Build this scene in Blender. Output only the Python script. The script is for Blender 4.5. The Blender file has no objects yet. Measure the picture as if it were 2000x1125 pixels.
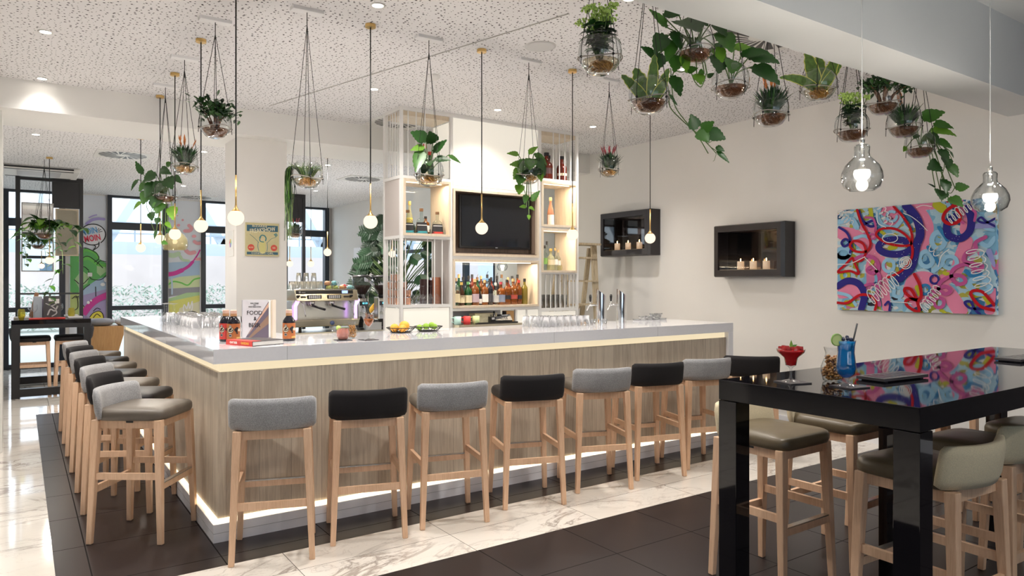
import bpy, bmesh, math, random
from mathutils import Vector, Matrix
R = math.radians; PI = math.pi
rnd = random.Random(7)
C = bpy.context.scene.collection
sc = bpy.context.scene
ROTV = -34.74            # heading of the viewer's left-right axis in the room


def smooth_path(p, n=6, closed=False):
    p = [Vector(q) for q in p]
    if len(p) < 3: return p
    out = []
    L = len(p)
    for i in range(L - 1):
        a = p[i - 1] if i > 0 else p[i] * 2 - p[i + 1]
        b, c = p[i], p[i + 1]
        d = p[i + 2] if i + 2 < L else c * 2 - b
        for k in range(n):
            t = k / n
            out.append(0.5 * ((2 * b) + (c - a) * t + (2 * a - 5 * b + 4 * c - d) * t * t + (3 * b - a - 3 * c + d) * t ** 3))
    out.append(p[-1])
    return out

class MB:
    def __init__(s): s.v = []; s.f = []; s.m = []; s.k = 0; s.s = []; s.sm = False
    def add(s, vs, fs, m=None, smooth=None):
        o = len(s.v); s.v += [tuple(q) for q in vs]
        for f in fs:
            s.f.append(tuple(o + i for i in f)); s.m.append(s.k if m is None else m); s.s.append(s.sm if smooth is None else smooth)
        return s
    def box(s, x0, x1, y0, y1, z0, z1, m=None):
        v = [(x, y, z) for x in (x0, x1) for y in (y0, y1) for z in (z0, z1)]
        return s.add(v, [(0, 1, 3, 2), (4, 6, 7, 5), (0, 4, 5, 1), (2, 3, 7, 6), (0, 2, 6, 4), (1, 5, 7, 3)], m, False)
    def cbox(s, x, y, z, sx, sy, sz, m=None): return s.box(x - sx / 2, x + sx / 2, y - sy / 2, y + sy / 2, z - sz / 2, z + sz / 2, m)
    def rbox(s, x, y, z, sx, sy, sz, a, m=None):
        c, n = math.cos(a), math.sin(a); v = []
        for ix in (-.5, .5):
            for iy in (-.5, .5):
                for iz in (-.5, .5):
                    dx, dy = ix * sx, iy * sy; v.append((x + dx * c - dy * n, y + dx * n + dy * c, z + iz * sz))
        return s.add(v, [(0, 1, 3, 2), (4, 6, 7, 5), (0, 4, 5, 1), (2, 3, 7, 6), (0, 2, 6, 4), (1, 5, 7, 3)], m, False)
    def beam(s, p0, p1, a0, b0, a1=None, b1=None, side=(1, 0, 0), m=None):
        a1 = a0 if a1 is None else a1; b1 = b0 if b1 is None else b1
        p0, p1 = Vector(p0), Vector(p1); d = (p1 - p0).normalized()
        u = Vector(side); u = (u - d * u.dot(d)).normalized(); w = d.cross(u); v = []
        for p, a, b in ((p0, a0, b0), (p1, a1, b1)):
            for sx, sy in ((-1, -1), (1, -1), (1, 1), (-1, 1)): v.append(p + u * sx * a / 2 + w * sy * b / 2)
        return s.add(v, [(3, 2, 1, 0), (4, 5, 6, 7), (0, 1, 5, 4), (1, 2, 6, 5), (2, 3, 7, 6), (3, 0, 4, 7)], m, False)
    def tube(s, pts, r, n=6, r1=None, m=None, cap=True):
        pts = [Vector(p) for p in pts]; L = len(pts); o = len(s.v); vs = []; fs = []
        u = None
        for i, p in enumerate(pts):
            d = (pts[min(i + 1, L - 1)] - pts[max(i - 1, 0)])
            d = d.normalized() if d.length > 1e-9 else Vector((0, 0, 1))
            if u is None: u = d.orthogonal().normalized()
            else:
                u = u - d * u.dot(d); u = u.normalized() if u.length > 1e-6 else d.orthogonal().normalized()
            w = d.cross(u); rr = r if r1 is None else r + (r1 - r) * i / max(1, L - 1)
            for k in range(n):
                a = 2 * PI * k / n; vs.append(p + u * rr * math.cos(a) + w * rr * math.sin(a))
        for i in range(L - 1):
            for k in range(n):
                k2 = (k + 1) % n; fs.append((i * n + k, i * n + k2, (i + 1) * n + k2, (i + 1) * n + k))
        s.add(vs, fs, m, True)
        if cap: s.add([], [], m); s.f.append(tuple(o + n - 1 - k for k in range(n))); s.m.append(s.k if m is None else m); s.s.append(False); s.f.append(tuple(o + (L - 1) * n + k for k in range(n))); s.m.append(s.k if m is None else m); s.s.append(False)
        return s
    def lathe(s, prof, n=16, c=(0, 0, 0), m=None, sq=0, a0=0, arc=2 * PI, sx=1, sy=1, smooth=True):
        # sq > 0 turns the round section into a rounded square
        full = arc > 6.28; cols = n if full else n + 1; vs = []; fs = []
        for (r, z) in prof:
            for k in range(cols):
                a = a0 + arc * k / n; ca, sa = math.cos(a), math.sin(a)
                q = 1.0 if not sq else 1.0 / (abs(ca) ** sq + abs(sa) ** sq) ** (1.0 / sq)
                vs.append((c[0] + r * q * ca * sx, c[1] + r * q * sa * sy, c[2] + z))
        for i in range(len(prof) - 1):
            for k in range(n):
                k2 = (k + 1) % cols; fs.append((i * cols + k, i * cols + k2, (i + 1) * cols + k2, (i + 1) * cols + k))
        return s.add(vs, fs, m, smooth)
    def ball(s, c, r, n=12, h=8, m=None, sz=1, z0=-1, z1=1):
        a0, a1 = math.asin(z0), math.asin(z1)
        return s.lathe([(max(1e-4, r * math.cos(a0 + (a1 - a0) * i / h)), sz * r * math.sin(a0 + (a1 - a0) * i / h)) for i in range(h + 1)], n, c, m)
    def poly(s, pts, m=None): return s.add(pts, [tuple(range(len(pts)))], m, False)
    def ribbon(s, pts, w, mp, off, m=None, n=5, taper=False):
        # flat painted stroke, pts in 2D, mp maps (u, v, offset) to 3D
        P = smooth_path([(a, b, 0) for a, b in pts], n); L = len(P)
        if L < 2: return s
        vs = []; fs = []
        for i, p in enumerate(P):
            d = P[min(i + 1, L - 1)] - P[max(i - 1, 0)]
            d = d.normalized() if d.length > 1e-9 else Vector((1, 0, 0)); q = Vector((-d.y, d.x, 0)) * (w / 2)
            if taper: q *= math.sin(PI * min(1, .15 + .85 * i / (L - 1)))
            vs += [mp(p.x + q.x, p.y + q.y, off), mp(p.x - q.x, p.y - q.y, off)]
        for i in range(L - 1): fs.append((2 * i, 2 * i + 1, 2 * i + 3, 2 * i + 2))
        s.add(vs, fs, m, False)
        if not taper:
            for e, j in ((P[0], 1), (P[-1], 2)):
                s.add([mp(e.x + w / 2 * math.cos(PI * k / 5), e.y + w / 2 * math.sin(PI * k / 5), off + .00002 * j) for k in range(10)], [tuple(range(10))], m, False)
        return s
    def leaf(s, base, d, ln, wd, up=(0, 0, 1), shape='oval', droop=.5, fold=.25, m=None, n=6, em=None):
        P = {'oval': (.12, .75, 1, .9, .62, .3, 0), 'heart': (.45, .95, 1, .86, .62, .3, 0), 'obov': (.15, .4, .7, .95, 1, .7, .15),
             'strap': (.8, .95, 1, .95, .8, .5, 0), 'lance': (.3, .7, 1, .85, .6, .32, 0)}[shape]
        d = Vector(d).normalized(); up = Vector(up); sd = d.cross(up)
        if sd.length < .05: sd = d.orthogonal()
        sd.normalize(); nr = sd.cross(d).normalized(); p = Vector(base); vs = []; fs = []; st = ln / n; ed = []
        for i in range(n + 1):
            w = P[i * 6 // n] * wd / 2; nr = sd.cross(d).normalized()
            vs += [p - sd * w + nr * w * fold, p, p + sd * w + nr * w * fold]
            if em is not None: ed += [p - sd * w * 1.18 + nr * w * fold, p + sd * w * 1.18 + nr * w * fold]
            if i < n:
                d = (d + Vector((0, 0, -1)) * droop / n).normalized() if droop >= 0 else (d + Vector((0, 0, 1)) * (-droop) / n).normalized()
                p = p + d * st
        for i in range(n):
            a = i * 3; fs += [(a, a + 1, a + 4, a + 3), (a + 1, a + 2, a + 5, a + 4)]
        s.add(vs, fs, m, True)
        if em is not None:
            for i in range(n):
                for k, j in ((0, 0), (2, 1)): s.add([vs[i * 3 + k], ed[i * 2 + j], ed[i * 2 + 2 + j], vs[i * 3 + 3 + k]], [(0, 1, 2, 3)], em, True)
        return s
    def build(s, name, mats, parent=None, loc=None, rotz=0, bevel=0, sol=0, sub=0):
        me = bpy.data.meshes.new(name); me.from_pydata(s.v, [], s.f)
        mats = mats if isinstance(mats, (list, tuple)) else [mats]
        for q in mats: me.materials.append(q)
        me.polygons.foreach_set('material_index', s.m); me.polygons.foreach_set('use_smooth', s.s); me.update()
        o = bpy.data.objects.new(name, me); C.objects.link(o)
        if parent: o.parent = parent
        if loc: o.location = loc
        if rotz: o.rotation_euler = (0, 0, rotz)
        if sol: q = o.modifiers.new('t', 'SOLIDIFY'); q.thickness = sol; q.offset = 0
        if bevel:
            q = o.modifiers.new('b', 'BEVEL'); q.width = bevel; q.segments = 2; q.limit_method = 'ANGLE'; q.angle_limit = R(40)
        if sub: q = o.modifiers.new('s', 'SUBSURF'); q.levels = sub; q.render_levels = sub
        return o

def tag(o, label=None, cat=None, group=None, kind=None):
    if label: o['label'] = label
    if cat: o['category'] = cat
    if group: o['group'] = group
    if kind: o['kind'] = kind
    return o
def thing(name, label, cat, loc=(0, 0, 0), rotz=0, group=None):
    o = bpy.data.objects.new(name, None); C.objects.link(o); o.empty_display_size = .05
    o.location = loc; o.rotation_euler = (0, 0, rotz)
    return tag(o, label, cat, group)
def struct(name, mb, m, **k): return tag(mb.build(name, m, **k), kind='structure')
def dup(root, loc, rotz=0, label=None, group=None, cat=None):
    r = root.copy(); C.objects.link(r); r.location = loc; r.rotation_euler = (0, 0, rotz)
    if label: r['label'] = label
    if group: r['group'] = group
    if cat: r['category'] = cat
    for ch in list(root.children):
        c = ch.copy(); C.objects.link(c); c.parent = r
        for g in list(ch.children):
            d = g.copy(); C.objects.link(d); d.parent = c
    return r
def text(body, size, m, parent, loc, rot=(PI / 2, 0, 0), ext=.0006, name='lettering', align='CENTER', sx=1, shear=0, bold=0, bend=0):
    cu = bpy.data.curves.new('t', 'FONT'); cu.body = body; cu.size = size; cu.extrude = ext; cu.align_x = align; cu.align_y = 'CENTER'; cu.shear = shear; cu.offset = bold; cu.resolution_u = 3
    o = bpy.data.objects.new('t', cu); C.objects.link(o); bpy.context.view_layer.update()
    me = bpy.data.meshes.new_from_object(o.evaluated_get(bpy.context.evaluated_depsgraph_get()))
    bpy.data.objects.remove(o); bpy.data.curves.remove(cu)
    for v in me.vertices:
        v.co.x *= sx
        if bend:
            a = v.co.x / bend; z = v.co.z; v.co.x = (bend + z) * math.sin(a); v.co.z = (bend + z) * math.cos(a) - bend
    me.materials.clear(); me.materials.append(m)
    o = bpy.data.objects.new(name, me); C.objects.link(o); o.parent = parent; o.location = loc; o.rotation_euler = rot
    return o


def nodes(name):
    m = bpy.data.materials.new(name); m.use_nodes = True; t = m.node_tree
    return m, t, t.nodes['Principled BSDF']
def N(t, kind, **k):
    n = t.nodes.new(kind)
    for a, b in k.items(): setattr(n, a, b)
    return n
def ma(t, op, a, b=None, c=None):
    n = N(t, 'ShaderNodeMath', operation=op)
    for i, q in enumerate((a, b, c)):
        if q is None: continue
        if isinstance(q, (int, float)): n.inputs[i].default_value = q
        else: t.links.new(q, n.inputs[i])
    return n.outputs[0]
def mixc(t, f, a, b):
    n = N(t, 'ShaderNodeMix', data_type='RGBA')
    for i, q in ((0, f), (6, a), (7, b)):
        if isinstance(q, (int, float)): n.inputs[i].default_value = q
        elif isinstance(q, tuple): n.inputs[i].default_value = q + (1,) if len(q) == 3 else q
        else: t.links.new(q, n.inputs[i])
    return n.outputs[2]
def noise(t, vec, scale, detail=3, rough=.5, dist=0):
    n = N(t, 'ShaderNodeTexNoise'); n.inputs['Scale'].default_value = scale; n.inputs['Detail'].default_value = detail
    n.inputs['Roughness'].default_value = rough; n.inputs['Distortion'].default_value = dist
    if vec is not None: t.links.new(vec, n.inputs['Vector'])
    return n.outputs[0]
def pos(t, scale=(1, 1, 1), obj=False):
    if obj: src = N(t, 'ShaderNodeTexCoord').outputs['Object']
    else: src = N(t, 'ShaderNodeNewGeometry').outputs['Position']
    mp = N(t, 'ShaderNodeMapping'); mp.inputs['Scale'].default_value = scale; t.links.new(src, mp.inputs[0]); return mp.outputs[0]
def xyz(t, v):
    s = N(t, 'ShaderNodeSeparateXYZ'); t.links.new(v, s.inputs[0]); return s.outputs
def ramp(t, f, *st):
    r = N(t, 'ShaderNodeValToRGB'); e = r.color_ramp.elements
    while len(e) < len(st): e.new(.5)
    for q, (p, c) in zip(e, st): q.position = p; q.color = c + (1,) if len(c) == 3 else c
    t.links.new(f, r.inputs[0]); return r.outputs[0]
def bump(t, b, h, st=.3, d=.01):
    n = N(t, 'ShaderNodeBump'); n.inputs['Strength'].default_value = st; n.inputs['Distance'].default_value = d
    t.links.new(h, n.inputs['Height']); t.links.new(n.outputs[0], b.inputs['Normal'])
def pm(name, col, rough=.5, metal=0, coat=0, var=0, vs=20, spec=.5, sub=0):
    m, t, b = nodes(name)
    b.inputs['Base Color'].default_value = col + (1,); b.inputs['Roughness'].default_value = rough; b.inputs['Metallic'].default_value = metal
    b.inputs['Coat Weight'].default_value = coat; b.inputs['Specular IOR Level'].default_value = spec
    if sub: b.inputs['Transmission Weight'].default_value = sub
    if var:
        f = noise(t, pos(t, obj=True), vs)
        t.links.new(mixc(t, f, tuple(max(0, c * (1 - var)) for c in col), tuple(min(1, c * (1 + var)) for c in col)), b.inputs['Base Color'])
    return m
def em(name, col, st, rough=.5):
    m, t, b = nodes(name); b.inputs['Base Color'].default_value = tuple(c * .6 for c in col) + (1,); b.inputs['Emission Color'].default_value = col + (1,); b.inputs['Emission Strength'].default_value = st; b.inputs['Roughness'].default_value = rough
    return m
def glass(name, tint=(1, 1, 1), edge=(.75, .8, .8), ior=1.45, gloss=1.0, body=None, bw=.0):
    m, t, b = nodes(name); t.nodes.remove(b); out = t.nodes['Material Output']
    lw = N(t, 'ShaderNodeLayerWeight'); lw.inputs[0].default_value = .35
    tr = N(t, 'ShaderNodeBsdfTransparent'); gl = N(t, 'ShaderNodeBsdfGlossy'); gl.inputs['Roughness'].default_value = .02
    f = ma(t, 'POWER', lw.outputs['Facing'], 2.2)
    t.links.new(mixc(t, f, tint, edge), tr.inputs[0])
    l2 = N(t, 'ShaderNodeLayerWeight'); l2.inputs[0].default_value = .5
    fr = ma(t, 'MULTIPLY_ADD', ma(t, 'POWER', l2.outputs['Facing'], 4.5), .9, .045)
    mx = N(t, 'ShaderNodeMixShader'); t.links.new(ma(t, 'MINIMUM', ma(t, 'MULTIPLY', fr, gloss), 1.0), mx.inputs[0])
    base = tr.outputs[0]
    if body:
        df = N(t, 'ShaderNodeBsdfDiffuse'); df.inputs[0].default_value = body + (1,); m2 = N(t, 'ShaderNodeMixShader'); m2.inputs[0].default_value = bw
        t.links.new(base, m2.inputs[1]); t.links.new(df.outputs[0], m2.inputs[2]); base = m2.outputs[0]
    t.links.new(base, mx.inputs[1]); t.links.new(gl.outputs[0], mx.inputs[2]); t.links.new(mx.outputs[0], out.inputs[0])
    return m
def wood(name, c1, c2, plank=.2, grain=(14, 14, .9), rough=.45, obj=False, seam=.02):
    m, t, b = nodes(name); p = pos(t, obj=obj); x = xyz(t, p); u = ma(t, 'ADD', x[0], x[1])
    pl = ma(t, 'DIVIDE', u, plank); wn = N(t, 'ShaderNodeTexWhiteNoise', noise_dimensions='1D'); t.links.new(ma(t, 'FLOOR', pl), wn.inputs['W'])
    q = pos(t, grain, obj); ad = N(t, 'ShaderNodeVectorMath', operation='ADD'); t.links.new(q, ad.inputs[0]); sc_ = N(t, 'ShaderNodeVectorMath', operation='SCALE'); sc_.inputs['Scale'].default_value = 37
    t.links.new(wn.outputs['Color'], sc_.inputs[0]); t.links.new(sc_.outputs[0], ad.inputs[1])
    n1 = noise(t, ad.outputs[0], 3.2, 6, .62, 1.2); n2 = noise(t, ad.outputs[0], 11, 4, .7, .3)
    f = ma(t, 'ADD', ma(t, 'MULTIPLY', n1, .75), ma(t, 'MULTIPLY', n2, .35))
    f = ma(t, 'ADD', f, ma(t, 'MULTIPLY', ma(t, 'SUBTRACT', wn.outputs['Value'], .5), .16))
    col = ramp(t, f, (.36, c2), (.64, c1))
    if seam: col = mixc(t, ma(t, 'LESS_THAN', ma(t, 'FRACT', pl), seam), col, tuple(c * .45 for c in c2))
    t.links.new(col, b.inputs['Base Color']); b.inputs['Roughness'].default_value = rough; bump(t, b, n2, .12, .002)
    return m
def fabric(name, c, var=.3, rough=.9, sc1=420, sheen=.25):
    m, t, b = nodes(name); p = pos(t, obj=True); n1 = noise(t, p, sc1, 2, .6); n2 = noise(t, p, 9, 2)
    f = ma(t, 'ADD', ma(t, 'MULTIPLY', n1, .8), ma(t, 'MULTIPLY', n2, .2))
    t.links.new(ramp(t, f, (.35, tuple(x * (1 - var) for x in c)), (.65, tuple(min(1, x * (1 + var)) for x in c))), b.inputs['Base Color'])
    b.inputs['Roughness'].default_value = rough; b.inputs['Sheen Weight'].default_value = sheen; bump(t, b, n1, .25, .002)
    return m

WHITE = pm('white wall paint', (.80, .79, .765), .6, var=.02, vs=3)
WARMWALL = pm('plastered wall paint', (.80, .78, .75), .4, var=.03, vs=2)
PLAIN = pm('smooth ceiling paint', (.78, .79, .80), .6)
BLACKM = pm('dark window frame', (.012, .018, .03), .35)
BLACK = pm('black satin', (.012, .011, .012), .35)
LACQ = pm('black gloss lacquer', (.004, .004, .006), .035, spec=.55)
STONE = pm('pale engineered stone', (.83, .83, .87), .07, var=.03, vs=60, coat=.4)
STONEW = pm('white laminate', (.84, .84, .88), .3)
PANEL = wood('ash panel', (.66, .575, .46), (.43, .35, .265), .19, (9, 9, .5), seam=.008)
BOXW = wood('light oak veneer', (.66, .56, .43), (.54, .44, .32), 3, (9, 9, .8), seam=0)
DARKW = wood('brown niche veneer', (.27, .19, .14), (.17, .115, .085), .16, (9, 9, .5), seam=0)
LEGW = wood('beech stool wood', (.80, .54, .36), (.66, .41, .255), 3, (22, 22, 1.4), .4, True, 0)
OAK = wood('orange oak panel', (.52, .30, .12), (.42, .22, .08), 3, (9, 9, 1), .45, False, 0)
OLDW = wood('weathered ladder wood', (.62, .52, .36), (.38, .29, .18), 3, (12, 12, 1.2), .7, True, 0)
GREYF = fabric('grey woven fabric', (.30, .30, .31), .30, sc1=230)
BLKF = fabric('black wool fabric', (.008, .0065, .008), .4, sheen=.02)
SAGEF = fabric('sage linen fabric', (.62, .53, .36), .10, sc1=260, sheen=.1)
TAUPE = pm('taupe leather', (.125, .105, .085), .42, var=.12, vs=30)
OLIVE = pm('olive taupe leather', (.115, .088, .052), .36, var=.12, vs=30)
BLKL = pm('black leather', (.012, .010, .011), .42, spec=.3)
DKL = pm('dark brown leather', (.05, .04, .035), .36)
STEEL = pm('brushed steel', (.70, .69, .66), .25, 1, var=.08, vs=8)
CHROME = pm('polished steel', (.85, .85, .85), .08, 1)
CHAMP = pm('champagne steel', (.72, .66, .52), .22, 1)
BRASS = pm('brushed brass', (.72, .48, .18), .3, 1)
WMET = pm('white powder coat', (.76, .75, .73), .4)
def opal(name, col, st, mixf):
    m, t, b = nodes(name); t.nodes.remove(b); e = N(t, 'ShaderNodeEmission'); e.inputs[0].default_value = col + (1,); e.inputs[1].default_value = st
    tr = N(t, 'ShaderNodeBsdfTransparent'); mx = N(t, 'ShaderNodeMixShader'); mx.inputs[0].default_value = mixf
    t.links.new(tr.outputs[0], mx.inputs[1]); t.links.new(e.outputs[0], mx.inputs[2]); t.links.new(mx.outputs[0], t.nodes['Material Output'].inputs[0]); return m
OPAL = opal('opal lamp glass', (1, .78, .58), .75, .88)
LED = em('warm led strip', (1, .85, .58), .36)
LEDP = em('warm led tape', (1, .84, .58), 1.3)
LITP = em('backlit cream panel', (1, .95, .84), .24)
SPOT = em('downlight lens', (1, .93, .82), 14)
GLASS = glass('clear glass', (.97, .98, .98), (.50, .55, .56), gloss=2.0)
GLASST = glass('thin stemware glass', (.975, .98, .985), (.46, .50, .52), gloss=2.2)
PANE = glass('window glass', (.95, .98, 1), (.9, .95, .97), gloss=.5)
MIRROR = pm('mirror', (.88, .9, .9), .01, 1)
SCREEN = pm('tv screen', (.008, .009, .012), .12, coat=.3)
CORD = pm('black cord', (.01, .01, .01), .7)
ROPE = pm('grey rope', (.30, .27, .24), .8)
LEAFD = pm('dark green leaf', (.022, .085, .014), .36, var=.35, vs=25)
LEAFM = pm('mid green leaf', (.05, .16, .018), .36, var=.35, vs=25)
LEAFL = pm('light green leaf', (.15, .33, .03), .36, var=.3, vs=25)
LEAFX = pm('deep green foliage', (.012, .038, .016), .45, var=.4, vs=25)
YEDGE = pm('yellow leaf edge', (.62, .62, .12), .4)
BUDG = pm('lime bud', (.42, .60, .14), .5)
ORNG = pm('orange bract', (.62, .20, .05), .5, var=.3)
REDL = pm('crimson bract', (.35, .03, .05), .45)
STEMB = pm('brown stem', (.20, .09, .05), .6)
STEMG = pm('green stem', (.10, .17, .05), .6)
ROOTW = glass('amber root water', (.74, .55, .42), (.45, .28, .18), body=(.22, .10, .05), bw=.28, gloss=1.6)
ROOTD = pm('wet brown roots', (.17, .075, .035), .3, var=.8, vs=90)
ROOTY = pm('golden roots', (.55, .30, .08), .35, var=.7, vs=90)
LIQ = {'cl': glass('clear bottle glass', (.90, .94, .92), (.45, .52, .5)), 'am': glass('amber whisky', (.60, .25, .05), (.16, .05, .01), body=(.24, .075, .012), bw=.5),
       'br': glass('brown bottle', (.20, .07, .02), (.04, .015, .008), body=(.06, .02, .008), bw=.6), 'gr': glass('green bottle', (.08, .30, .10), (.01, .06, .02), body=(.015, .09, .03), bw=.5),
       'rd': glass('red brown spirit', (.32, .04, .02), (.10, .01, .01), body=(.20, .03, .015), bw=.6), 'pk': glass('rose spirit', (.95, .60, .42), (.6, .3, .2), body=(.75, .4, .25), bw=.4),
       'yl': glass('pale yellow spirit', (.93, .91, .70), (.6, .57, .35), body=(.75, .72, .5), bw=.25), 'ol': glass('olive glass', (.50, .42, .10), (.2, .16, .04), body=(.3, .24, .05), bw=.5),
       'dk': pm('near black bottle', (.012, .012, .018), .08)}
COL = {}
def cm(c, rough=.5):
    k = (tuple(c), rough)
    if k not in COL: COL[k] = pm('paint %.2f %.2f %.2f' % tuple(c), tuple(c), rough)
    return COL[k]
CREAM = cm((.72, .64, .46)); INK = cm((.015, .015, .02)); PAPER = cm((.80, .78, .74)); REDP = cm((.60, .05, .04)); GOLDP = cm((.66, .42, .10)); BLUEP = cm((.06, .22, .36)); DKP = cm((.05, .045, .05))

# perforated acoustic ceiling: real ones are holes punched at random sizes
def perf():
    m, t, b = nodes('perforated ceiling board'); v = N(t, 'ShaderNodeTexVoronoi'); v.inputs['Scale'].default_value = 27; v.inputs['Randomness'].default_value = .85; v.voronoi_dimensions = '2D'
    t.links.new(pos(t), v.inputs['Vector']); w = N(t, 'ShaderNodeSeparateColor'); t.links.new(v.outputs['Color'], w.inputs[0])
    th = ma(t, 'ADD', ma(t, 'MULTIPLY', w.outputs[0], .15), .06)
    f = ma(t, 'LESS_THAN', v.outputs['Distance'], th)
    t.links.new(mixc(t, f, (.80, .79, .80), (.035, .03, .035)), b.inputs['Base Color']); b.inputs['Roughness'].default_value = .75
    return m
PERF = perf()
def marble():
    m, t, b = nodes('white veined marble tile'); p = pos(t); x = xyz(t, p); tx = ma(t, 'FLOOR', ma(t, 'DIVIDE', ma(t, 'SUBTRACT', x[0], .29), .9)); ty = ma(t, 'FLOOR', ma(t, 'DIVIDE', ma(t, 'SUBTRACT', x[1], 3.66), .6))
    wn = N(t, 'ShaderNodeTexWhiteNoise', noise_dimensions='2D'); cb = N(t, 'ShaderNodeCombineXYZ'); t.links.new(tx, cb.inputs[0]); t.links.new(ty, cb.inputs[1]); t.links.new(cb.outputs[0], wn.inputs[0])
    sc_ = N(t, 'ShaderNodeVectorMath', operation='SCALE'); sc_.inputs['Scale'].default_value = 9; t.links.new(wn.outputs['Color'], sc_.inputs[0])
    ad = N(t, 'ShaderNodeVectorMath', operation='ADD'); mp = pos(t, (1, 1.9, 1)); t.links.new(mp, ad.inputs[0]); t.links.new(sc_.outputs[0], ad.inputs[1])
    n1 = noise(t, ad.outputs[0], 1.5, 7, .62, .9); n2 = noise(t, ad.outputs[0], 3.6, 6, .6, 1.4); n3 = noise(t, ad.outputs[0], 1.1, 2)
    a = ma(t, 'ABSOLUTE', ma(t, 'SUBTRACT', n1, .5)); c = ma(t, 'ABSOLUTE', ma(t, 'SUBTRACT', n2, .5))
    va = ramp(t, a, (0, (1, 1, 1)), (.03, (0, 0, 0))); vb = ramp(t, c, (0, (.5, .5, .5)), (.018, (0, 0, 0)))
    f = ma(t, 'MULTIPLY', ma(t, 'MAXIMUM', va, vb), ramp(t, n3, (.42, (.1, .1, .1)), (.6, (1, 1, 1))))
    col = mixc(t, ma(t, 'MULTIPLY', f, .75), mixc(t, n3, (.72, .66, .58), (.80, .76, .71)), (.22, .17, .14))
    gx = ma(t, 'LESS_THAN', ma(t, 'FRACT', ma(t, 'DIVIDE', ma(t, 'SUBTRACT', x[0], .29), .9)), .004); gy = ma(t, 'LESS_THAN', ma(t, 'FRACT', ma(t, 'DIVIDE', ma(t, 'SUBTRACT', x[1], 3.66), .6)), .006)
    col = mixc(t, ma(t, 'MAXIMUM', gx, gy), col, (.12, .11, .1)); t.links.new(col, b.inputs['Base Color']); b.inputs['Roughness'].default_value = .09; b.inputs['Coat Weight'].default_value = .3
    return m
def slate():
    m, t, b = nodes('dark brown porcelain tile'); x = xyz(t, pos(t))
    gx = ma(t, 'LESS_THAN', ma(t, 'FRACT', ma(t, 'DIVIDE', ma(t, 'SUBTRACT', x[0], .3), .6)), .011); gy = ma(t, 'LESS_THAN', ma(t, 'FRACT', ma(t, 'DIVIDE', ma(t, 'SUBTRACT', x[1], .48), .6)), .011)
    n1 = noise(t, pos(t), 2.5, 4); col = mixc(t, n1, (.014, .0105, .0115), (.024, .018, .019))
    t.links.new(mixc(t, ma(t, 'MAXIMUM', gx, gy), col, (.003, .002, .002)), b.inputs['Base Color']); t.links.new(ma(t, 'MULTIPLY_ADD', ma(t, 'MAXIMUM', gx, gy), .6, .33), b.inputs['Roughness']); b.inputs['Specular IOR Level'].default_value = .32
    return m
MARBLE = marble(); SLATE = slate()
WORLD = 1.6; EXPO = 1.0; PLW = 46; DLW = 68
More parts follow.
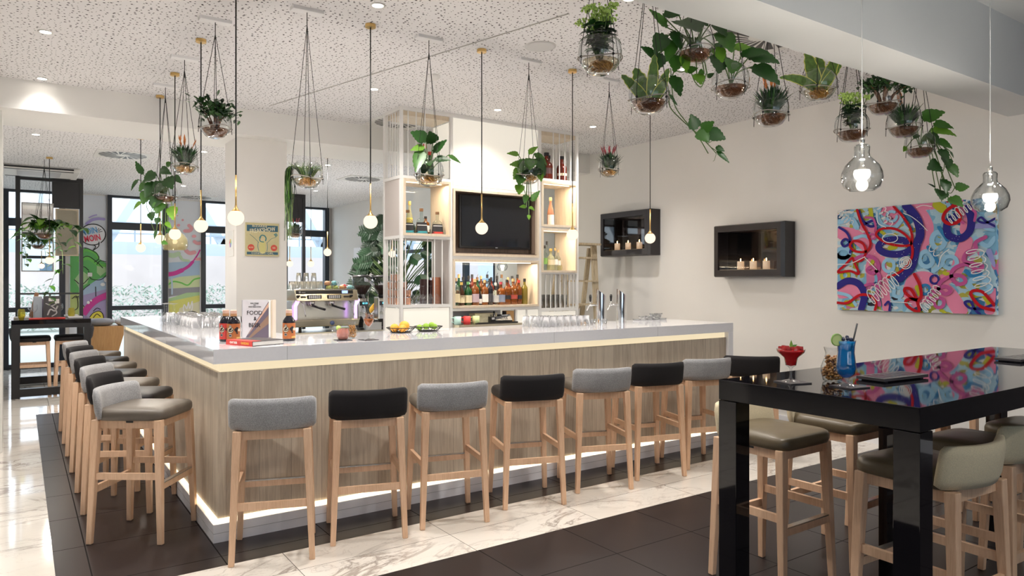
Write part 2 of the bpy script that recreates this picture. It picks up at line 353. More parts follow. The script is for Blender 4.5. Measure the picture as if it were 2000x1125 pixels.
ART=[('p',106,[673,940,766,855,820,738,793,626,738,533]),
('p',123,[35,734,176,696,291,599,352,506,332,376]),
('p',80,[422,464,442,305,472,28]),
('p',109,[472,908,540,873,550,794,492,788]),
('p',101,[935,266,1047,357,1089,484,1130,601]),
('p',123,[673,169,711,275,811,294,900,228,987,173,1081,29]),
('p',73,[1122,764,1114,692]),
('p',79,[1331,178,1300,36]),
('p',134,[35,171,176,193,197,163]),
('p',67,[874,922,766,922]),
('p',77,[701,74,793,133]),
('p',61,[249,773,352,737,332,647]),
('o',40,[321,944,332,869]),
('o',41,[1171,824,1188,787]),
('o',31,[117,327,112,309,98,296,79,291,60,296,46,309,41,327,46,346,60,359,79,364,98,358,112,345,117,327]),
('o',44,[501,571,550,579]),
('o',36,[1180,149,1252,159,1300,89]),
('o',75,[900,929,944,888]),
('o',43,[738,218,761,161]),
('o',47,[90,68,154,49]),
('o',33,[935,24,961,4]),
('o',30,[412,733,452,701]),
('o',32,[961,340,1030,321]),
('o',35,[352,466,332,426]),
('l',38,[871,463,864,430,843,406,816,398,788,407,767,432,759,466,767,499,788,522,816,530,843,520,864,496,871,463]),
('l',42,[966,618,959,583,940,559,913,550,887,561,868,587,860,623,868,657,887,682,913,690,940,679,959,653,966,618]),
('l',33,[1060,430,1052,405,1032,387,1004,381,976,388,956,407,948,433,956,458,976,476,1004,482,1032,475,1052,456,1060,430]),
('l',30,[540,412,534,385,516,366,492,359,467,367,449,387,442,414,449,441,467,461,492,467,516,460,534,439,540,412]),
('l',35,[128,538,118,515,93,498,59,494,25,503,4,523,4,548,11,571,39,585,74,586,105,574,124,553,126,528,109,506,79,495,44,496,14,510,4,534,4,559]),
('l',38,[412,942,392,864,442,781,540,755,607,829,588,918]),
('l',36,[1196,625,1284,558,1339,618]),
('l',49,[1130,266,1212,177,1308,204,1252,302,1171,275]),
('l',34,[550,226,607,207,598,139,540,148,550,226]),
('b',25,[844,200,839,180,826,165,807,160,788,165,774,179,769,199,774,219,788,234,807,239,826,234,839,219,844,200]),
('b',23,[607,897,645,787,701,726]),
('b',28,[829,567,883,490,918,415]),
('b',36,[1130,356,1171,320,1236,337]),
('l',31,[176,675,270,691,372,626]),
('l',31,[13,160,122,131,186,50]),
('l',31,[987,944,1030,798]),
('b',28,[918,732,987,617]),
('l',26,[564,851,560,833,549,819,532,811,513,812,496,820,483,835,477,854,480,873,490,888,506,897,525,898,543,891]),
('l',38,[874,359,944,414]),
('l',29,[701,26,645,82,588,110]),
('b',20,[228,133,291,63]),
('l',25,[1204,795,1268,710,1331,680]),
('l',52,[35,839,144,852,197,777]),
('v',44,[1204,723,1331,724]),
('v',44,[1300,514,1344,407]),
('n',73,[645,944,738,819,766,684,734,581,711,457,673,371,588,295]),
('n',61,[692,573,673,541,622,519,550,512,477,523,423,550,402,584,423,617,477,640,550,645,622,633,673,606,692,573]),
('n',60,[1147,880,1171,779,1155,681,1081,626,996,662,987,764,1047,815]),
('n',64,[4,223,111,275,218,245,270,143,239,4]),
('n',23,[24,787,101,731,133,647,79,602,48,640,90,671,144,615,133,543]),
('n',24,[218,928,249,845,321,779,382,790,352,827,270,802]),
('n',19,[919,286,914,269,902,256,885,251,868,255,856,268,852,286,856,304,868,317,885,322,902,317,914,304,919,286]),
('n',18,[1344,714,1284,753,1244,792,1220,767,1276,745,1344,775]),
('n',20,[1344,91,1252,52,1163,50,1122,94,1163,104,1204,33,1236,4]),
('n',20,[462,57,492,88,506,59,501,9]),
('m',34,[176,480,270,508,372,475,402,385,342,346,301,376,352,401,412,305,392,165,412,56]),
('m',31,[1276,630,1204,589,1204,535,1139,510,1114,447,1171,419,1252,400,1220,364,1130,411,1038,376,1021,303,1072,248,1126,266,1106,311,1038,321,944,275,918,210,970,164,1013,192,961,229,874,172,829,96,883,116]),
('m',28,[961,90,956,69,942,53,922,47,902,52,888,67,883,88,888,109,902,125,922,131,942,125,956,110,961,90]),
('m',20,[280,863,352,847,377,775,372,726]),
('m',18,[377,680,373,670,360,662,342,660,324,664,311,673,306,684,311,695,324,702,342,704,360,700,373,692,377,680]),
('m',24,[280,235,352,245,397,185,352,105]),
('m',20,[1171,869,1204,830,1196,768]),
('m',22,[1072,777,1114,756]),
('r',23,[202,940,239,825,301,710,330,617,291,548,186,552,133,605,176,650,260,620,285,538,249,468,176,460,154,491,90,431,13,359,133,368,218,342,176,450]),
('r',22,[540,944,626,837,692,717,692,602,607,586,472,621,382,695,432,747,550,740,655,671,701,573,692,467,607,363,492,305]),
('r',28,[1038,917,1081,840,1081,776,1013,753,957,794,974,858,1038,908]),
('r',27,[720,333,766,237,775,133,720,112,645,169,641,207,692,198,738,113,757,8,673,44,645,91,683,116,757,104]),
('r',25,[4,66,111,68,228,143,332,134,382,75,372,5]),
('r',25,[1339,38,1236,70,1171,158,1188,194,1252,186,1300,134,1339,82]),
('r',18,[987,944,1081,944]),
('w',7,[1201,510,1156,500,1135,506,1152,521,1197,532,1244,528,1267,508,1254,480,1213,455,1169,444,1148,450,1164,465,1209,476,1256,473,1279,453,1266,425,1225,400,1181,389,1160,394,1176,409,1221,421,1268,418,1291,398,1278,370,1238,344,1193,333,1172,339,1189,354,1233,365,1280,363,1303,344,1290,315,1250,289,1205,278,1185,283,1201,298,1245,310,1292,308,1315,289,1302,260,1261,234,1217,223,1197,228,1213,243,1257,255,1303,253,1326,235,1314,206,1273,180]),
('w',7,[1008,800,1026,772,1028,758,1016,766,999,793,988,826,993,846,1013,843,1038,821,1055,793,1058,778,1046,786,1028,814,1018,847,1023,867,1043,864,1067,841,1085,814,1087,799,1075,807,1058,835,1048,868,1053,888,1072,884,1097,862,1114,834,1116,820,1104,828,1087,855,1077,888,1082,908,1102,905,1126,882,1143,855,1145,840,1133,848,1117,876,1107,908,1112,928,1131,925,1154,902,1171,875,1174,860,1162,868,1145,896,1136,928,1140,944,1159,944,1183,922]),
('w',7,[341,129,370,89,374,66,352,75,320,113,299,160,305,191,337,188,378,157,406,117,409,94,388,103,356,141,336,188,342,218,373,216,413,185,442,145,445,122,423,131,392,168,372,215,378,246,409,243,449,212,477,172,480,149,459,158,428,196,408,243,414,273,445,270,484,239,512,199,515,176,494,185,463,223,444,270,450,300,480,297,519,266,547,226,550,203,529,212,498,250,479,296,485,326,515,324,554,292,581,253,584,230,563,239,533,277,514,323,520,353,549,350,588,319]),
('w',7,[802,42,828,23,835,9,820,12,794,30,774,57,772,79,792,84,824,73,849,54,855,40,841,42,815,61,795,88,794,109,814,115,844,103,870,84,876,70,862,72,836,91,816,118,815,140,834,145,865,133,890,114,897,100,882,103,857,122,837,149,836,170,855,175,886,163,911,144,917,130,903,133,878,152,858,179,856,200,876,205,906,193,931,174,938,160,924,163,898,182,879,209,877,230,897,235,927,223]),
('w',6,[34,924,15,907,4,904,7,914,27,931,52,942,69,939,71,922,58,899,39,882,27,879,32,890,51,906,76,917,93,914,95,897,82,874,63,857,51,854,56,865,75,881,100,892,117,889,119,873,106,850,87,833,75,830,80,840,99,857,123,868,141,865,142,848,129,826,111,808,99,805,103,816,123,833,147,843,164,841,166,824,153,801]),
('w',7,[428,938,404,927,391,927,400,935,426,943,456,943,473,933,469,914,448,895,424,883,411,883,420,891,446,899,476,899,493,889,489,870,468,851,443,839,431,839,440,847,466,855,495,856,512,846,509,827,488,808,463,796,451,795,460,803,486,812,515,813,532,803,528,784,507,765]),
('w',7,[697,434,690,407,671,388,645,381,619,389,600,409,593,436,600,462,619,481,645,488,671,480,690,460,697,434]),
('w',7,[681,434,676,416,663,402,645,398,627,403,614,417,609,435,614,454,627,467,645,471,663,466,676,452,681,434]),
('w',7,[664,434,662,425,655,418,645,415,636,418,629,425,626,435,629,445,636,452,645,454,655,451,662,444,664,434]),
('w',6,[626,876,692,842,766,779,829,709]),
('w',6,[738,915,793,929,865,913]),
('w',7,[927,498,942,518,951,524,946,515,926,499,902,488,884,492,881,511,892,537,907,557,916,562,911,553,891,537,867,527,849,531,845,550,856,576]),
('w',7,[4,432,144,440,280,498]),
('w',7,[918,396,944,489,1004,542]),
('w',7,[579,655,570,636,545,623,511,619,477,626,452,642,442,662,452,681,477,695,511,698,545,691,570,675,579,655]),
('w',6,[511,88,645,82,701,74]),
('w',7,[280,488,392,375]),
('w',8,[392,904,402,804,472,759])]
MUR=[(1,'f','sky',0,[870,1587,1301,1695,1301,1331,870,1208]),
(1,'f','lilac',0,[870,1229,1301,1353,1301,667,870,683]),
(1,'f','ygreen',0,[736,1440,960,1481,924,1271,870,1187,960,1017,933,933,870,893,736,938]),
(1,'f','green',0,[736,2046,870,1986,960,2094,1143,1992,1176,1908,1301,1824,1301,1588,1143,1524,1033,1439,942,1355,816,1272,736,1314]),
(1,'f','lgreen',0,[906,1692,1033,1587,996,1460,870,1376,798,1523]),
(1,'f','lgreen',0,[1143,1779,1273,1802,1291,1674,1198,1588,1143,1652]),
(1,'s','green2',56,[870,1860,1015,1905,1161,1801,1291,1781]),
(1,'s','green2',47,[888,1944,960,2051,1106,2013,1161,1929]),
(1,'s','ink',13,[888,2029,960,2094,1124,2013,1176,1908,1106,1843]),
(1,'s','ink',13,[870,1860,996,1947,1143,1843,1235,1738]),
(1,'s','ink',13,[1301,1846,1198,1865,1143,1801]),
(1,'s','ink',13,[1301,1610,1198,1524,1051,1545,1015,1672]),
(1,'s','ink',13,[1033,1439,942,1355,870,1208,960,1017]),
(1,'s','ink',13,[762,1189,834,1230,852,1040,798,979]),
(1,'s','ink',13,[798,1523,906,1439,1015,1545]),
(1,'s','ink',13,[1124,1396,1128,1226]),
(1,'s','ink',13,[870,1692,942,1756,1015,1693]),
(1,'s','ink',13,[816,1209,924,1250]),
(1,'s','magenta',107,[933,912,1033,1058,1143,1162,1301,1245]),
(1,'s','magenta',56,[969,964,1106,1131,1301,1213]),
(1,'f','yellow',0,[1033,867,1088,929,1180,959,1235,904,1254,797,1143,673,1033,698]),
(1,'s','ink',13,[1033,857,1088,929,1180,959,1235,904,1254,797]),
(1,'s','ink',13,[1088,844,1143,907,1198,863]),
(1,'s','ink',13,[1088,961,1143,1013,1198,991]),
(1,'f','white',0,[1035,1117,1031,1103,1023,1093,1011,1090,999,1094,990,1104,987,1118,990,1132,999,1141,1011,1145,1023,1141,1031,1131,1035,1117]),
(1,'f','white',0,[1069,1150,1067,1142,1062,1136,1055,1134,1047,1136,1042,1142,1040,1151,1042,1159,1047,1165,1055,1168,1062,1165,1067,1159,1069,1150]),
(1,'f','white',0,[1273,1438,1268,1422,1254,1411,1235,1406,1217,1411,1203,1423,1198,1439,1203,1455,1217,1466,1235,1471,1254,1466,1268,1454,1273,1438]),
(1,'f','white',0,[1312,1524,1308,1503,1297,1487,1282,1481,1267,1487,1256,1503,1252,1524,1256,1545,1267,1561,1282,1567,1297,1561,1308,1545,1312,1524]),
(1,'s','purple',21,[1024,2635,1079,2670,1139,2690]),
(1,'s','purple',47,[987,2528,1069,2595,1161,2621,1254,2619]),
(1,'s','purple',19,[969,2516,1015,2561,1069,2595]),
(1,'f','bub',0,[1278,2342,1271,2293,1251,2247,1219,2207,1178,2176,1130,2156,1079,2148,1027,2153,980,2170,939,2198,908,2235,889,2279,882,2327,889,2375,908,2421,939,2461,980,2492,1027,2513,1079,2521,1130,2517,1178,2501,1219,2473,1251,2435,1271,2390,1278,2342]),
(1,'f','bub',0,[1097,2172,1176,2195,1158,2120,1097,2055,1115,2119]),
(1,'s','ink',17,[1178,2176,1135,2157,1089,2148,1043,2150,999,2161,959,2182,926,2211,902,2247,887,2288,882,2331,889,2374,905,2415,931,2452,966,2482,1006,2505,1051,2518,1097,2521,1143,2514,1185,2497,1221,2471,1250,2437,1269,2398,1278,2355,1275,2310,1262,2268,1239,2228,1207,2195]),
(1,'s','ink',15,[1091,2150,1124,2119,1088,2055]),
(1,'s','ink',15,[1176,2202,1165,2120,1091,2055]),
(1,'s','ink',9,[1152,2418,1176,2451]),
(1,'s','ink',9,[1165,2402,1208,2437]),
(1,'s','ink',9,[1171,2381,1226,2396]),
(1,'s','ink',9,[897,2229,924,2244]),
(1,'s','ink',9,[902,2202,931,2215]),
(1,'s','ink',9,[879,2533,906,2545,897,2488,933,2504]),
(2,'f','sky',0,[2316,1570,2870,1801,2870,1572,2316,1368]),
(2,'f','sky',0,[2316,1850,2870,1892,2870,1801,2316,1548]),
(2,'f','lgreen2',0,[2316,1525,2512,1582,2870,1617,2870,1365,2316,1368]),
(2,'s','green2',28,[2316,1436,2408,1491,2533,1469,2658,1423,2763,1526,2870,1560]),
(2,'f','brick',0,[2316,1357,2870,1388,2870,1285,2316,1200]),
(2,'f','lgreen',0,[2316,1167,2637,1276,2870,1285,2870,1205,2316,1100]),
(2,'f','yellow2',0,[2316,1111,2870,1228,2870,655,2316,674]),
(2,'f','cream',0,[2512,983,2870,1113,2870,655,2429,670]),
(2,'s','magenta',82,[2306,1626,2429,1649,2553,1706]),
(2,'s','magenta',56,[2512,1683,2658,1775,2742,1868]),
(2,'s','magenta',26,[2721,1840,2817,1983,2874,2099]),
(2,'f','pink',0,[2487,2748,2486,2742,2482,2738,2477,2736,2471,2737,2468,2741,2466,2747,2468,2753,2471,2757,2477,2759,2482,2758,2486,2754,2487,2748]),
(2,'f','pink',0,[2587,2669,2584,2658,2576,2649,2566,2646,2555,2648,2548,2656,2545,2667,2548,2679,2555,2687,2566,2691,2576,2689,2584,2681,2587,2669]),
(2,'f','pink',0,[2522,2567,2518,2553,2507,2543,2491,2538,2476,2541,2464,2551,2460,2564,2464,2578,2476,2588,2491,2593,2507,2590,2518,2580,2522,2567]),
(2,'f','pink',0,[2808,2367,2803,2351,2788,2339,2768,2334,2748,2337,2733,2348,2727,2364,2733,2380,2748,2393,2768,2398,2788,2394,2803,2383,2808,2367]),
(2,'s','pink',69,[2606,2460,2689,2470,2721,2517,2679,2567]),
(2,'s','pink',64,[2774,2261,2827,2230,2881,2237]),
(2,'s','pink',73,[2626,2081,2689,2037,2774,2055]),
(2,'s','pink',56,[2817,1926,2881,1927]),
(2,'f','lg3',0,[2392,2503,2386,2478,2369,2459,2347,2451,2324,2457,2308,2474,2302,2499,2308,2524,2324,2542,2347,2550,2369,2544,2386,2527,2392,2503]),
(2,'s','lg3',86,[2316,1995,2408,1986,2491,2022]),
(2,'s','lg3',47,[2522,1977,2564,1910,2668,1889]),
(2,'s','lg3',64,[2512,2361,2595,2296,2616,2206]),
(2,'s','lb3',30,[2367,1570,2378,1435,2378,1256]),
(2,'s','white',19,[2574,982,2595,1050,2637,969,2668,1094,2689,968,2732,1115,2721,933,2595,914,2574,982]),
(2,'s','ink',17,[2616,868,2624,887,2647,902,2681,912,2721,915,2762,910,2796,898,2819,882,2827,862])]
# ------------------------------------------------------------------ room shell
b = MB()
b.box(-4, .15, -5, 14.8, -.1, 0, 0); b.box(.15, 6.5, 3.94, 9.6, -.1, 0, 1); b.box(.15, 6.5, 3.36, 3.94, -.1, 0, 0); b.box(.15, 6.5, -5, 3.36, -.1, 0, 1); b.box(.15, 6.5, 9.6, 14.8, -.1, 0, 0)
struct('floor', b, [MARBLE, SLATE])
struct('ceiling_main', MB().box(-4, 6.5, 2.41, 7.48, 3.25, 3.35), PERF)
struct('ceiling_back', MB().box(-4, 6.5, 8.35, 14.8, 3.06, 3.2), PERF)
struct('ceiling_front', MB().box(-4, 6.5, -5, 2.08, 3.33, 3.45), PLAIN)
struct('trim_1', MB().box(-4, 6.5, 2.08, 2.41, 2.816, 3.4), PLAIN)       # near beam
struct('trim_2', MB().box(-4, 6.5, 7.48, 8.35, 2.99, 3.4), WHITE)        # far beam
struct('wall_right', MB().box(6.5, 6.65, 1.9, 8.2, 0, 3.5), WARMWALL); struct('wall_right_front', MB().box(6.5, 6.65, -5, 1.9, 0, 3.5), cm((.07, .06, .06), .6))  # front stretch is unseen, made dark so the gloss table reflects less light
struct('wall_return', MB().box(5.5, 6.65, 8.2, 8.35, 0, 3.3), WHITE)
struct('wall_back_right', MB().box(5.5, 5.65, 11.9, 14.8, 0, 3.2).box(5.5, 5.65, 8.35, 11.9, 0, .9).box(5.5, 5.65, 8.35, 11.9, 2.35, 3.2), WHITE)
f = MB().box(5.52, 5.6, 8.35, 11.9, .9, .96).box(5.52, 5.6, 8.35, 11.9, 2.29, 2.35).box(5.53, 5.59, 8.35, 11.9, 1.98, 2.04).box(5.53, 5.59, 8.35, 11.9, 1.46, 1.50)
for y in (8.35, 9.2, 10.45, 11.82): f.box(5.52, 5.6, y, y + .08, .96, 2.29)
o = struct('window_10', f, BLACKM); MB().box(5.555, 5.56, 8.4, 11.85, .93, 2.32).build('window_pane', PANE, o)
so = thing('office_building', 'pale office building with window rows outside the side window behind the tower', 'building', (15, 8, 0)); MB().box(0, 4, -14, 16, -.05, 9).build('facade', cm((.55, .58, .62), .8), so); q = MB()
for i in range(14):
    for j in range(5): q.box(-.05, 0, -13 + 2.1 * i, -11.5 + 2.1 * i, .7 + 1.7 * j, 1.6 + 1.7 * j)
q.build('window', cm((.25, .38, .46), .3), so)
struct('wall_left', MB().box(-4.15, -4, 6.5, 14.8, 0, 3.5), WHITE); struct('wall_left_front', MB().box(-4.15, -4, -5, 6.5, 0, 3.5), cm((.10, .10, .115), .6))  # unseen front stretch, darkened to dim reflections in the table's side
struct('baseboard_right', MB().box(6.485, 6.5, -5, 8.2, 0, .11), STONEW)
struct('wall_column', MB().box(1.84, 2.36, 7.65, 8.13, 0, 2.99), WARMWALL)
struct('wall_column_left', MB().box(-.62, -.125, 7.65, 8.13, 0, 2.99), WHITE)
b = MB()
WX = [(-3.6, -.30), (-.22, .66), (1.31, 2.30), (2.90, 3.9), (4.4, 5.44)]
ed = -4
for x0, x1 in WX: b.box(ed, x0, 14.78, 14.95, 0, 3.2); ed = x1
b.box(ed, 5.65, 14.78, 14.95, 0, 3.2); struct('wall_back', b, WHITE)
for i, (x0, x1) in enumerate(WX):
    f = MB(); w = .07
    f.box(x0, x0 + w, 14.70, 14.85, 0, 3.06); f.box(x1 - w - .02, x1, 14.70, 14.85, 0, 3.06); f.box(x0, x1, 14.71, 14.84, 2.44, 2.57); f.box(x0, x1, 14.71, 14.84, .97, 1.05); f.box(x0, x1, 14.71, 14.84, 0, .08); f.box(x0, x1, 14.71, 14.84, 3.02, 3.06)
    o = struct('window_%d' % (i + 1), f, BLACKM); p = MB().box(x0 + w, x1 - w, 14.78, 14.785, .05, 3.03).build('window_pane', PANE, o)
# street front behind the viewer
b = MB(); b.box(-4, 6.5, -5.15, -5, 0, .5); b.box(-4, 6.5, -5.15, -5, 3.1, 3.5); b.box(-4, -3.6, -5.15, -5, .5, 3.1); b.box(3.75, 6.5, -5.15, -5, .5, 3.1); struct('wall_front', b, cm((.10, .10, .115), .6))  # unseen; dark and closed at the right to keep table reflections dark
for i in range(3):
    x0 = -3.6 + i * 2.45; f = MB(); f.box(x0, x0 + .06, -5.1, -5, .5, 3.1); f.box(x0 + 2.39, x0 + 2.45, -5.1, -5, .5, 3.1); f.box(x0, x0 + 2.45, -5.1, -5, 2.3, 2.4); f.box(x0, x0 + 2.45, -5.1, -5, .5, .56)
    o = struct('window_%d' % (i + 6), f, BLACKM); MB().box(x0 + .05, x0 + 2.4, -5.06, -5.055, .5, 3.1).build('window_pane', PANE, o)

# ------------------------------------------------------------------ outside, colours paled to look overexposed
b = MB().box(-60, 70, 14.95, 90, -.6, -.05); struct('ground', b, cm((.45, .46, .42), .9))
tag(MB().box(-14, 30, 30, 31, -.1, 2.5).build('embankment_wall', pm('overexposed pink masonry', (.66, .56, .53), .9, var=.12, vs=1)), 'pale pinkish masonry embankment wall outside beyond the back windows', 'wall')  # overexposure is put into the pale masonry colour
bt = thing('railway_bridge', 'pale blue grey steel railway bridge with diagonal trusses outside the back windows', 'bridge', (0, 34, 0))
BRC = cm((.33, .40, .47), .6); BRL = cm((.50, .56, .62), .6)
MB().box(-20, 40, -.4, .4, 2.6, 3.15).build('deck_girder', BRL, bt); MB().box(-20, 40, -.5, -.42, 2.35, 2.6).build('deck_edge', BRC, bt)
g = MB()
for i in range(60): g.beam((-20 + i, -.3, 3.15), (-20 + i, -.3, 3.95), .07, .07)
for z in (3.5, 3.95): g.beam((-20, -.3, z), (40, -.3, z), .06, .06, side=(0, 1, 0))
g.build('railing', BRC, bt)
g = MB()
for i in range(13):
    x = -20 + i * 4.6; g.beam((x, 0, 3.1), (x + 2.3, 0, 7.2), .34, .34, side=(0, 1, 0)); g.beam((x + 2.3, 0, 7.2), (x + 4.6, 0, 3.1), .34, .34, side=(0, 1, 0)); g.beam((x + 2.3, 0, 3.1), (x + 2.3, 0, 7.2), .18, .18, side=(0, 1, 0))
g.build('truss', BRL, bt)
g = MB(); g.beam((-20, 0, 7.2), (40, 0, 7.2), .4, .4, side=(0, 1, 0)); g.build('top_chord', BRL, bt)
HEDGE = pm('overexposed hedge leaves', (.42, .50, .42), .8, var=.3, vs=8)  # green paled to imitate an overexposed view
def clump(name, n, x0, x1, y0, y1, z0, z1, s, m, r=rnd):
    g = MB(); g.sm = True
    for i in range(n):
        x, y, z = r.uniform(x0, x1), r.uniform(y0, y1), z0 + (z1 - z0) * r.random() ** 1.2
        g.leaf((x, y, z), (r.uniform(-1, 1), r.uniform(-1, .4), r.uniform(-.4, 1)), s * r.uniform(.7, 1.4), s * .5, shape='oval', droop=.3, n=6)
    return g.build(name, m)
for i, (x0, x1) in enumerate([(-4, 1.2), (1.6, 6.4), (6.8, 12)]):
    o = clump('hedge', 2600, x0, x1, 25.6, 26.8, 0, 1.35, .13, HEDGE)
    tag(o, 'pale green hedge outside the back windows, ' + ('behind the dark room divider' if i == 0 else 'below the bridge in the window left of the pillar' if i == 1 else 'seen in the window right of the pillar'), 'hedge', 'hedges outside', 'stuff')
bl = thing('apartment_block', 'white street building with rows of windows facing the room front', 'building', (2, -26, 0))
MB().box(-14, 16, -4, 0, 0, 12).build('facade', cm((.62, .64, .66), .8), bl); g = MB()
for i in range(12):
    for j in range(4): g.box(-13 + i * 2.4, -11.6 + i * 2.4, 0, .05, 1 + j * 2.8, 2.6 + j * 2.8)
g.build('window', cm((.10, .16, .22), .2), bl)
struct('ground_street', MB().box(-60, 70, -40, -5.15, -.2, -.1), cm((.62, .62, .60), .9))

# ------------------------------------------------------------------ bar counter
bar = thing('bar_counter', 'L-shaped bar counter with pale stone top, ash wood front and warm light strips', 'bar counter', (.91, 4.305, 0))
def L(z0, z1, x0, y0, x1, yA, xB, y1):
    v = [(x0, y0), (x1, y0), (x1, yA), (xB, yA), (xB, y1), (x0, y1)]; n = 6
    q = MB(); q.add([(x, y, z0) for x, y in v] + [(x, y, z1) for x, y in v], [tuple(range(5, -1, -1)), tuple(range(6, 12))] + [(i, (i + 1) % n, n + (i + 1) % n, n + i) for i in range(n)], 0, False); return q
q = L(1.024, 1.108, 0, 0, 4.608, .865, .70, 4.545)
for x in (.42, 2.47, 3.6): q.box(x, x + .002, -.0006, .01, 1.024, 1.1083, 1); q.box(x, x + .002, 0, .865, 1.107, 1.1083, 1)
for y in (1.6, 3.1): q.box(0 - .0006, .01, y, y + .002, 1.024, 1.1083, 1); q.box(0, .7, y, y + .002, 1.107, 1.1083, 1)
q.build('worktop', [STONE, cm((.40, .40, .41))], bar, bevel=0)
MB().box(4.54, 4.608, 0, .865, 0, 1.024).build('end_panel', STONEW, bar)
q = MB().box(.03, 4.54, .03, .07, .128, .972).box(.03, .07, .07, 4.50, .128, .972); q.build('wood_front', PANEL, bar)
q = MB().box(.045, 4.54, .045, .09, .972, 1.024).box(.045, .09, .09, 4.49, .972, 1.024); q.build('light_profile', LED, bar)
q = MB().box(.02, 4.54, .02, .05, .104, .128).box(.02, .05, .05, 4.5, .104, .128); q.build('plinth_light', LEDP, bar)
q = MB().box(0, 4.54, 0, .06, 0, .104).box(0, .06, .06, 4.5, 0, .104); q.box(-.0005, 4.54, -.0005, .02, .052, .054, 1); q.box(-.0005, .02, .02, 4.5, .052, .054, 1); q.build('plinth', [STONEW, cm((.3, .3, .32))], bar)
q = MB().box(.07, 4.54, .70, .74, 0, 1.024).box(.60, .64, .74, 4.50, 0, 1.024).box(.03, .64, 4.5, 4.53, 0, 1.024); q.build('inner_panel', STONEW, bar)

# back counters behind the bar
bc = thing('steel_back_counter', 'long stainless steel back counter under the coffee machine', 'counter', (2.37, 8.05, 0))
MB().box(0, 3.1, 0, .64, .86, .906).box(0, 3.1, .01, .6, .8, .812, 0).build('worktop', CHAMP, bc); MB().box(0, 3.1, .04, .62, 0, .80).build('cabinet', STEEL, bc)

# ------------------------------------------------------------------ shelf tower
tw = thing('shelf_tower', 'tall white metal and oak back bar shelf tower with glowing panels', 'shelf', (3.12, 6.45, 0))
g = MB(); D = .41; XS = [(0, .03), (.57, .60), (1.72, 1.76), (2.28, 2.31)]
for x0, x1 in XS:
    g.box(x0, x1, 0, .03, 0, 3.25); g.box(x0, x1, D - .03, D, 0, 3.25)
def rail(x0, x1, z0, z1): g.box(x0, x1, 0, .03, z0, z1); g.box(x0, x1, D - .03, D, z0, z1)
for z0, z1 in ((3.215, 3.25), (2.53, 2.56), (1.93, 1.96), (1.23, 1.26)): rail(.03, .57, z0, z1); g.box(0, .03, .03, D - .03, z0, z1); g.box(.57, .60, .03, D - .03, z0, z1)
for z0, z1 in ((3.215, 3.25), (2.47, 2.50), (1.73, 1.765), (1.185, 1.215)): rail(.60, 1.72, z0, z1)
for z0, z1 in ((3.215, 3.25), (2.645, 2.675), (2.105, 2.125), (1.58, 1.60), (1.155, 1.19)): rail(1.76, 2.28, z0, z1); g.box(2.28, 2.31, .03, D - .03, z0, z1); g.box(1.72, 1.76, .03, D - .03, z0, z1)
g.box(1.40, 1.42, 0, .03, .9, 1.185); g.box(1.545, 1.565, 0, .03, .9, 1.185)
g.build('frame', WMET, tw)
def grille(xs, z0, z1, ys=(), xside=None):
    q = MB()
    for x in xs: q.cbox(x, .012, (z0 + z1) / 2, .009, .009, z1 - z0)
    for y in ys: q.cbox(xside, y, (z0 + z1) / 2, .009, .009, z1 - z0)
    q.build('bar_grille', WMET, tw)
side = (.09, .15, .21, .27, .33)
grille((.09, .18, .28), 2.56, 3.215, side, .015); grille((.06, .31, .39, .48), 1.26, 1.93, side, .015)
grille((1.94, 2.03, 2.11, 2.20), 2.675, 3.215, side, 2.295); grille((1.83, 1.90, 1.97, 2.04, 2.11, 2.18, 2.24), 1.19, 1.58, side, 2.295)
MB().box(.03, .57, .03, D - .03, 3.17, 3.215).build('top_board', BOXW, tw); MB().box(1.76, 2.28, .03, D - .03, 3.17, 3.215).build('top_board', BOXW, tw)
g = MB().box(.03, .57, .03, D - .03, 2.545, 2.56).box(1.76, 2.28, .03, D - .03, 2.655, 2.675).box(.03, .57, .03, D - .03, 1.245, 1.26).box(1.76, 2.28, .03, D - .03, 1.17, 1.19); g.build('shelf_board', WMET, tw)
LIL = pm('grey oak side board', (.52, .47, .44), .5)
g = MB().box(.005, .025, .03, D - .03, 1.96, 2.53); g.build('side_board', LIL, tw)
g = MB().box(.575, .595, .03, D - .03, 1.26, 1.93); g.build('side_board', LIL, tw)
def cell(x0, x1, z0, z1, m=BOXW, led=True, back=PANE, b_=.024, yb=D - .02, inner=None, mk=None):
    q = MB(); q.box(x0, x1, -.012, yb, z0, z0 + b_).box(x0, x1, -.012, yb, z1 - b_, z1).box(x0, x0 + b_, -.012, yb, z0 + b_, z1 - b_).box(x1 - b_, x1, -.012, yb, z0 + b_, z1 - b_)
    o = q.build('oak_box', m, tw)
    w = MB().box(x0 + b_, x1 - b_, yb - .012, yb, z0 + b_, z1 - b_).build('glass_back' if back is PANE else 'back_board', back, o)
    if led:
        MB().box(x0 + b_ + .01, x1 - b_ - .06, .035, .055, z1 - b_ - .009, z1 - b_ - .001).build('light_strip', LEDP, o)
        la = bpy.data.lights.new('shelf_light', 'AREA'); la.shape = 'RECTANGLE'; la.size = x1 - x0 - .1; la.size_y = .03; la.energy = 2.4 * (x1 - x0) / .55; la.color = (1, .82, .58)
        l = bpy.data.objects.new('shelf_light', la); C.objects.link(l); l.parent = o; l.location = ((x0 + x1) / 2, .045, z1 - b_ - .012)
    return o
cell(.03, .57, 1.96, 2.53)
cell(1.76, 2.28, 2.125, 2.645); cell(1.76, 2.28, 1.60, 2.105)
cell(.60, 1.72, 1.215, 1.73)
q = MB(); q.box(.60, 1.72, -.012, .03, 1.765, 1.79).box(.60, 1.72, -.012, .03, 2.445, 2.47).box(.60, .625, -.012, .03, 1.79, 2.445).box(1.695, 1.72, -.012, .03, 1.79, 2.445); o = q.build('oak_box', BOXW, tw)
